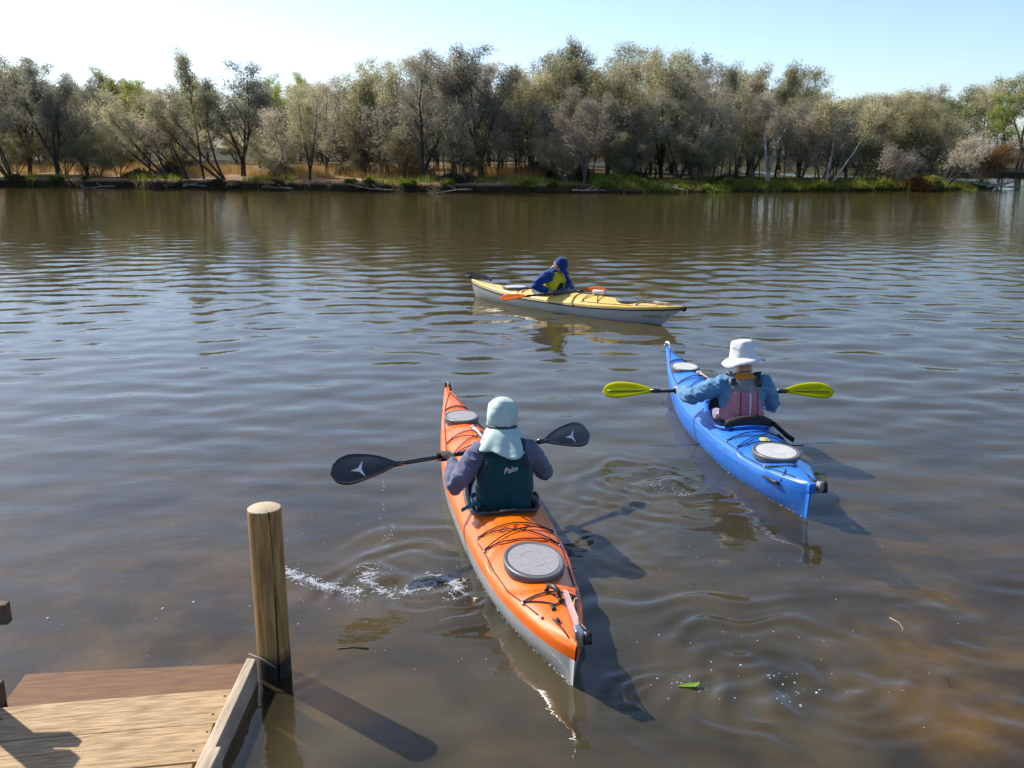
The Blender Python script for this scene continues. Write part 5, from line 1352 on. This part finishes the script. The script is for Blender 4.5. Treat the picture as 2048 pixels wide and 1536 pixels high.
bubbles("splash_foam", "white foam and bubbles churned up beside the mooring post",
        [([(-1.33, 5.22), (-1.22, 5.10), (-1.10, 5.02), (-.98, 4.97), (-.86, 4.95)], 900, .017, .0046), ([(-1.15, 5.05), (-.95, 4.93), (-.85, 4.80)], 260, .022, .0042), ([(-.86, 5.20), (-.84, 5.08), (-.76, 4.96)], 260, .013, .0042),
         ([(-.62, 4.93), (-.56, 5.0), (-.47, 5.02)], 300, .015, .0046), ([(-.44, 5.14), (-.36, 5.10), (-.31, 5.02), (-.33, 4.92)], 420, .016, .0044), ([(-.79, 5.95), (-.785, 5.75), (-.80, 5.65)], 60, .010, .004)],
        [(-1.35, -.25, 4.75, 5.25, 70, .004), (-1.5, .0, 4.1, 6.2, 36, .0045)])
bubbles("paddle_foam", "scattered white bubbles in the swirl behind the blue kayak",
        [([(1.02, 6.62), (1.08, 6.75), (1.2, 6.55), (1.26, 6.5)], 90, .03, .006), ([(1.2, 3.95), (1.3, 4.0), (1.45, 3.8)], 30, .10, .008), ([(.72, 4.05), (.80, 3.98), (.92, 3.95)], 26, .05, .007)],
        [(.6, 2.0, 3.6, 4.5, 26, .005), (.4, 2.6, 4.4, 6.5, 22, .004), (-3.0, -.9, 4.2, 6.6, 30, .005), (-2.6, -1.2, 4.3, 5.2, 5, .011)])
# lacy film of foam around the splash
lv = []; lf_ = []; cell = .007
gx, gy = np.meshgrid(-1.40 + np.arange(165) * cell, 4.80 + np.arange(75) * cell, indexing='ij'); gz = water_z(gx, gy)
PATHS = [np.array(p_) for p_ in ([(-1.33, 5.22), (-1.22, 5.10), (-1.10, 5.02), (-.98, 4.97), (-.86, 4.95)], [(-.86, 5.22), (-.84, 5.08), (-.74, 4.95)], [(-.64, 4.92), (-.56, 5.0), (-.45, 5.04)], [(-.45, 5.15), (-.36, 5.10), (-.31, 5.02), (-.33, 4.90)])]
for ix in range(165):
    for iy in range(75):
        x, y = -1.40 + ix * cell, 4.80 + iy * cell
        dmin = 9.
        for P_ in PATHS:
            for a_, b_ in zip(P_[:-1], P_[1:]):
                ab = b_ - a_; t_ = min(max(((x - a_[0]) * ab[0] + (y - a_[1]) * ab[1]) / (ab @ ab), 0), 1); dmin = min(dmin, math.hypot(x - a_[0] - ab[0] * t_, y - a_[1] - ab[1] * t_))
        if dmin > .09: continue
        v_ = 1 - abs(mnoise.noise(Vector((x * 16, y * 22, .3)))) * 2.2 - abs(mnoise.noise(Vector((x * 45, y * 55, 1.3)))) * .9
        if v_ > .40 + dmin * 6.0:
            z = float(gz[ix, iy]) + .0025; n_ = len(lv); q_ = cell * .55
            lv += [(x - q_ + rf.normal(0, .0012), y - q_ + rf.normal(0, .0012), z), (x + q_ + rf.normal(0, .0012), y - q_ + rf.normal(0, .0012), z), (x + q_, y + q_, z + .001), (x - q_, y + q_, z + .001)]
            lf_.append([n_, n_ + 1, n_ + 2, n_ + 3])
if lv: tag(me_obj("foam_film", lv, lf_, mat("foam_film", (.55, .58, .61), .25, alpha=.42), smooth=False), "lacy white film of foam around the churned splash", "foam", kind="stuff")
# water beading along the kayak's wet waterline
mb = MB()
for kk, t0, t1, n in ((ok, -.99, -.45, 90), (bk, -.97, -.3, 60)):
    M_ = wmat(kk.root)
    for _ in range(n):
        t = t0 + (t1 - t0) * rf.uniform(0, 1) ** 1.7 + .02 * math.sin(40 * rf.uniform(0, 1)); t = max(-.99, t); bb_ = kk.b(t); zs2, k2 = kk.K('s', t), kk.kd(t); nn = 2.6 - 1.35 * abs(t) ** 3
        sn_ = (zs2 / (zs2 + k2)) ** (nn / 2); y = bb_ * max(1 - sn_ ** 2, 0) ** (1 / nn)
        p = M_ @ Vector((kk.X(t, 0), y + .004, 0.002)); mb.ell((p.x + rf.normal(0, .004), p.y + rf.normal(0, .004), p.z), [rf.uniform(.0012, .0042)] * 3, nu=6, nv=4)
tag(mb.build("waterline_bubbles", FOAM), "bright bubbles along the kayaks' wet waterlines", "foam", kind="stuff")
DROP = mat("water_drop", (.75, .78, .82), .05, coat=.6, alpha=.8)
mb = MB()
for z in (.44, .41, .38, .30, .27, .21, .15, .13, .09, .05): mb.ell((-.80 + rf.normal(0, .012), 5.52 + rf.normal(0, .02), z), (.004, .004, .007), nu=8, nv=6)
tag(mb.build("water_drips", DROP), "drops falling from the black paddle blade", "drips", kind="stuff")
LEAF = foliage("green_leaf", (.10, .22, .03), (.22, .36, .07), .3, 20)
V = []; F = []
for i in range(11):
    u = i / 10; w = .016 * math.sin(math.pi * min(u * .96 + .03, 1)) ** .8; x = -.06 + .13 * u; yc = .03 * max(0, u - .65) ** 1.2 * 3
    for sg in (-1, 0, 1): V.append((x - .03 * max(0, u - .8) * 4, yc + sg * w, .005 + .004 * abs(sg) + .012 * max(0, u - .6)))
for i in range(10):
    for j in range(2): F.append([i * 3 + j, i * 3 + j + 1, (i + 1) * 3 + j + 1, (i + 1) * 3 + j])
lf = me_obj("floating_leaf", V, F, LEAF); lf.location = (.83, 3.955, .004); lf.rotation_euler = (0, 0, .15); tag(lf, "curled green leaf floating off the orange kayak's stern", "leaf")
TW = mat("dark_twig", (.035, .025, .018), .7)
for nm, pts, lb in (("floating_twig", [(-.875, 4.30), (-.80, 4.315), (-.72, 4.30)], "short dark twig floating behind the churned foam"), ("straw", [(2.02, 4.63), (2.045, 4.57), (2.04, 4.50), (2.02, 4.46)], "curved pale straw floating on the open water")):
    o = MB().tube([(x, y, wz(x, y) + .002) for x, y in pts], .0045 if nm != "straw" else .003, 6).build(nm, TW if nm != "straw" else WOOD_DRIFT); tag(o, lb, "twig" if nm != "straw" else "straw")
o = MB().tube([(-1.235, 4.02, .135), (-1.17, 4.0, .12), (-1.10, 3.975, .09)], .004, 6).build("reed_stalk", WOOD_DRIFT); tag(o, "pale reed stalk caught between jetty board and mooring post", "stalk")

bpy.data.scenes.remove(WORK)
